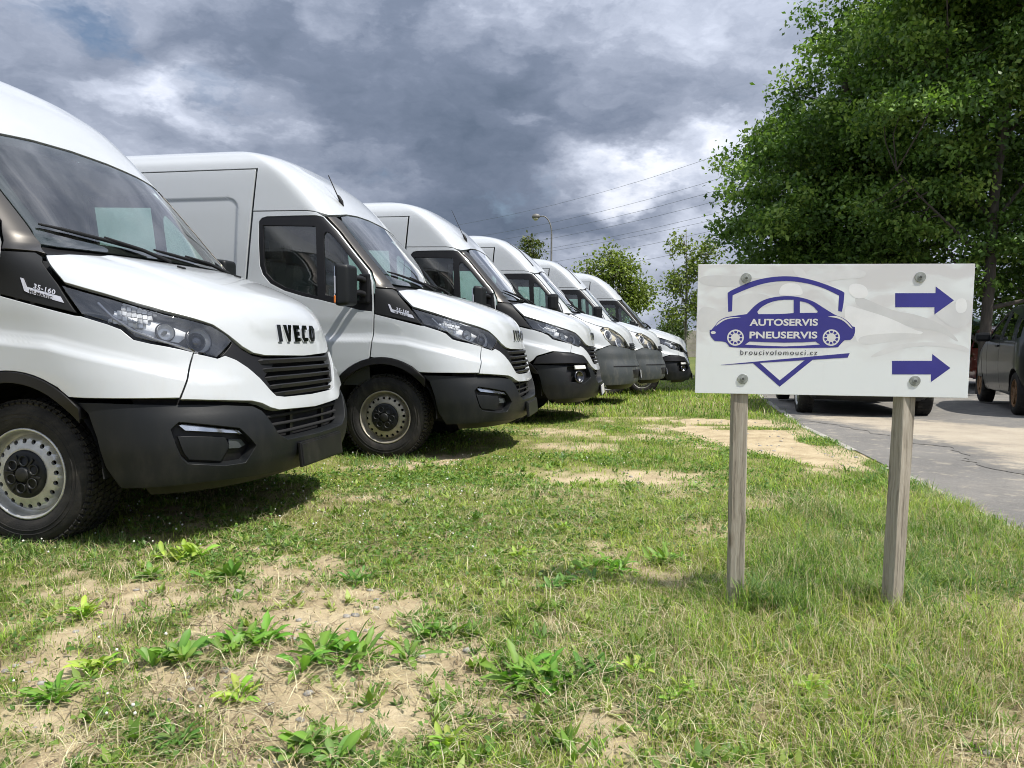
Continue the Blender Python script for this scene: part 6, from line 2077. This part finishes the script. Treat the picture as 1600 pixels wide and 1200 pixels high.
def car_wheel(rim):
    w = empty('wheel')
    t_ = MB().lathe([(.185, .0), (.20, -.012), (.235, -.016), (.275, -.010), (.290, .006), (.295, .03), (.295, .15), (.288, .17), (.25, .185), (.19, .18)], 40)
    for k in range(40):
        M = Matrix.Rotation(2 * math.pi * k / 40, 3, 'Y')
        for y in (.03, .075, .12, .155):
            t_.box(M @ Vector((.296, y, 0)), (.007, .034, .030), M)
    t_.build('tyre', 'rubber', w)
    r = MB().lathe([(.188, .02), (.19, -.008), (.182, -.012), (.176, .0), (.165, .03)], 32)
    for k in range(5):
        M = Matrix.Rotation(2 * math.pi * k / 5, 3, 'Y')
        r.box(M @ Vector((.11, .012, 0)), (.14, .02, .055), M, .006)
    r.lathe([(.06, .0), (.05, -.006), (0, -.008)], 20)
    r.lathe([(.17, .04), (0.02, .04)], 20)
    r.build('rim', rim, w)
    return w


glass('glass_dark', (0.09, 0.115, 0.105), 0.02, 0.06)
mat('tail_red', (0.30, 0.012, 0.012), 0.2, coat=0.5)
mat('paint_dark', (0.011, 0.014, 0.013), 0.35, coat=0.3, dust=(0.12, 0.2, 0.8, 0.02))
mat('paint_grey', (0.045, 0.048, 0.052), 0.3, metal=0.4, coat=0.6, dust=(0.2, 0.2, 0.8, 0.04))
mat('paint_red', (0.42, 0.022, 0.018), 0.3, coat=0.6)
wr = car_wheel('rim_rust'); wa = car_wheel('rim_silver')
for nm, lab, paint, loc, hd, wh in (('parked_car', 'dark green-grey parked car with rusty wheel rims at the right edge', 'paint_dark', (8.02, 11.2), 68, wr),
                                    ('parked_car', 'dark car standing behind the sign, only its tyres showing below the board', 'paint_grey', (5.02, 11.60), 77, wa),
                                    ('parked_car', 'red car parked beyond the dark car at the right edge', 'paint_red', (12.6, 19.6), 70, wa)):
    root = empty(nm, (loc[0], loc[1], float(gz(loc[1])) + .006), R(hd))
    tag(root, lab, 'car', 'parked cars')
    for pn, me, sd in car_meshes(paint):
        link(pn, me, root)
    for x in (1.25, -1.22):
        for s_ in (-1, 1):
            place_wheel(wh, root, (x, s_ * .815, .297), s_ > 0)
for w_ in (wr, wa):
    for ch in list(w_.children):
        bpy.data.objects.remove(ch)
    bpy.data.objects.remove(w_)
# green waste container behind the dark car
mat('container_green', (0.018, 0.075, 0.035), 0.45, var=0.2, vscale=4)
bn = empty('waste_container', (13.4, 21.5, float(gz(21))), .3)
tag(bn, 'green metal waste container beyond the dark car at the right edge', 'container')
V = [(-.9, -.6, .25), (.9, -.6, .25), (.9, .6, .25), (-.9, .6, .25), (-1.1, -.75, 1.45), (1.1, -.75, 1.45), (1.1, .75, 1.45), (-1.1, .75, 1.45)]
MB().add(V, [(3, 2, 1, 0), (0, 1, 5, 4), (1, 2, 6, 5), (2, 3, 7, 6), (3, 0, 4, 7)]).build('tub', 'container_green', bn)
lid = [(-1.13, .78 * math.cos(a), 1.45 + .35 * math.sin(a)) for a in np.linspace(0, math.pi, 10)] + [(1.13, .78 * math.cos(a), 1.45 + .35 * math.sin(a)) for a in np.linspace(0, math.pi, 10)]
MB().add(lid, [(k, k + 1, k + 11, k + 10) for k in range(9)] + [tuple(range(10))[::-1], tuple(range(10, 20))], False).build('lid', 'container_green', bn)
for x in (-.8, .8):
    for y in (-.5, .5):
        MB().lathe([(.0, -.03), (.1, -.03), (.12, 0), (.1, .03), (0, .03)], 12, 'y', (x, y, .12)).build('castor', 'rubber', bn)
for s_ in (-1, 1):
    for x in (-.6, 0, .6):
        MB().box((x * 1.1, s_ * .70, .85), (.06, .06, 1.15), Matrix.Rotation(R(7) * -s_, 3, 'X')).build('rib', 'container_green', bn)
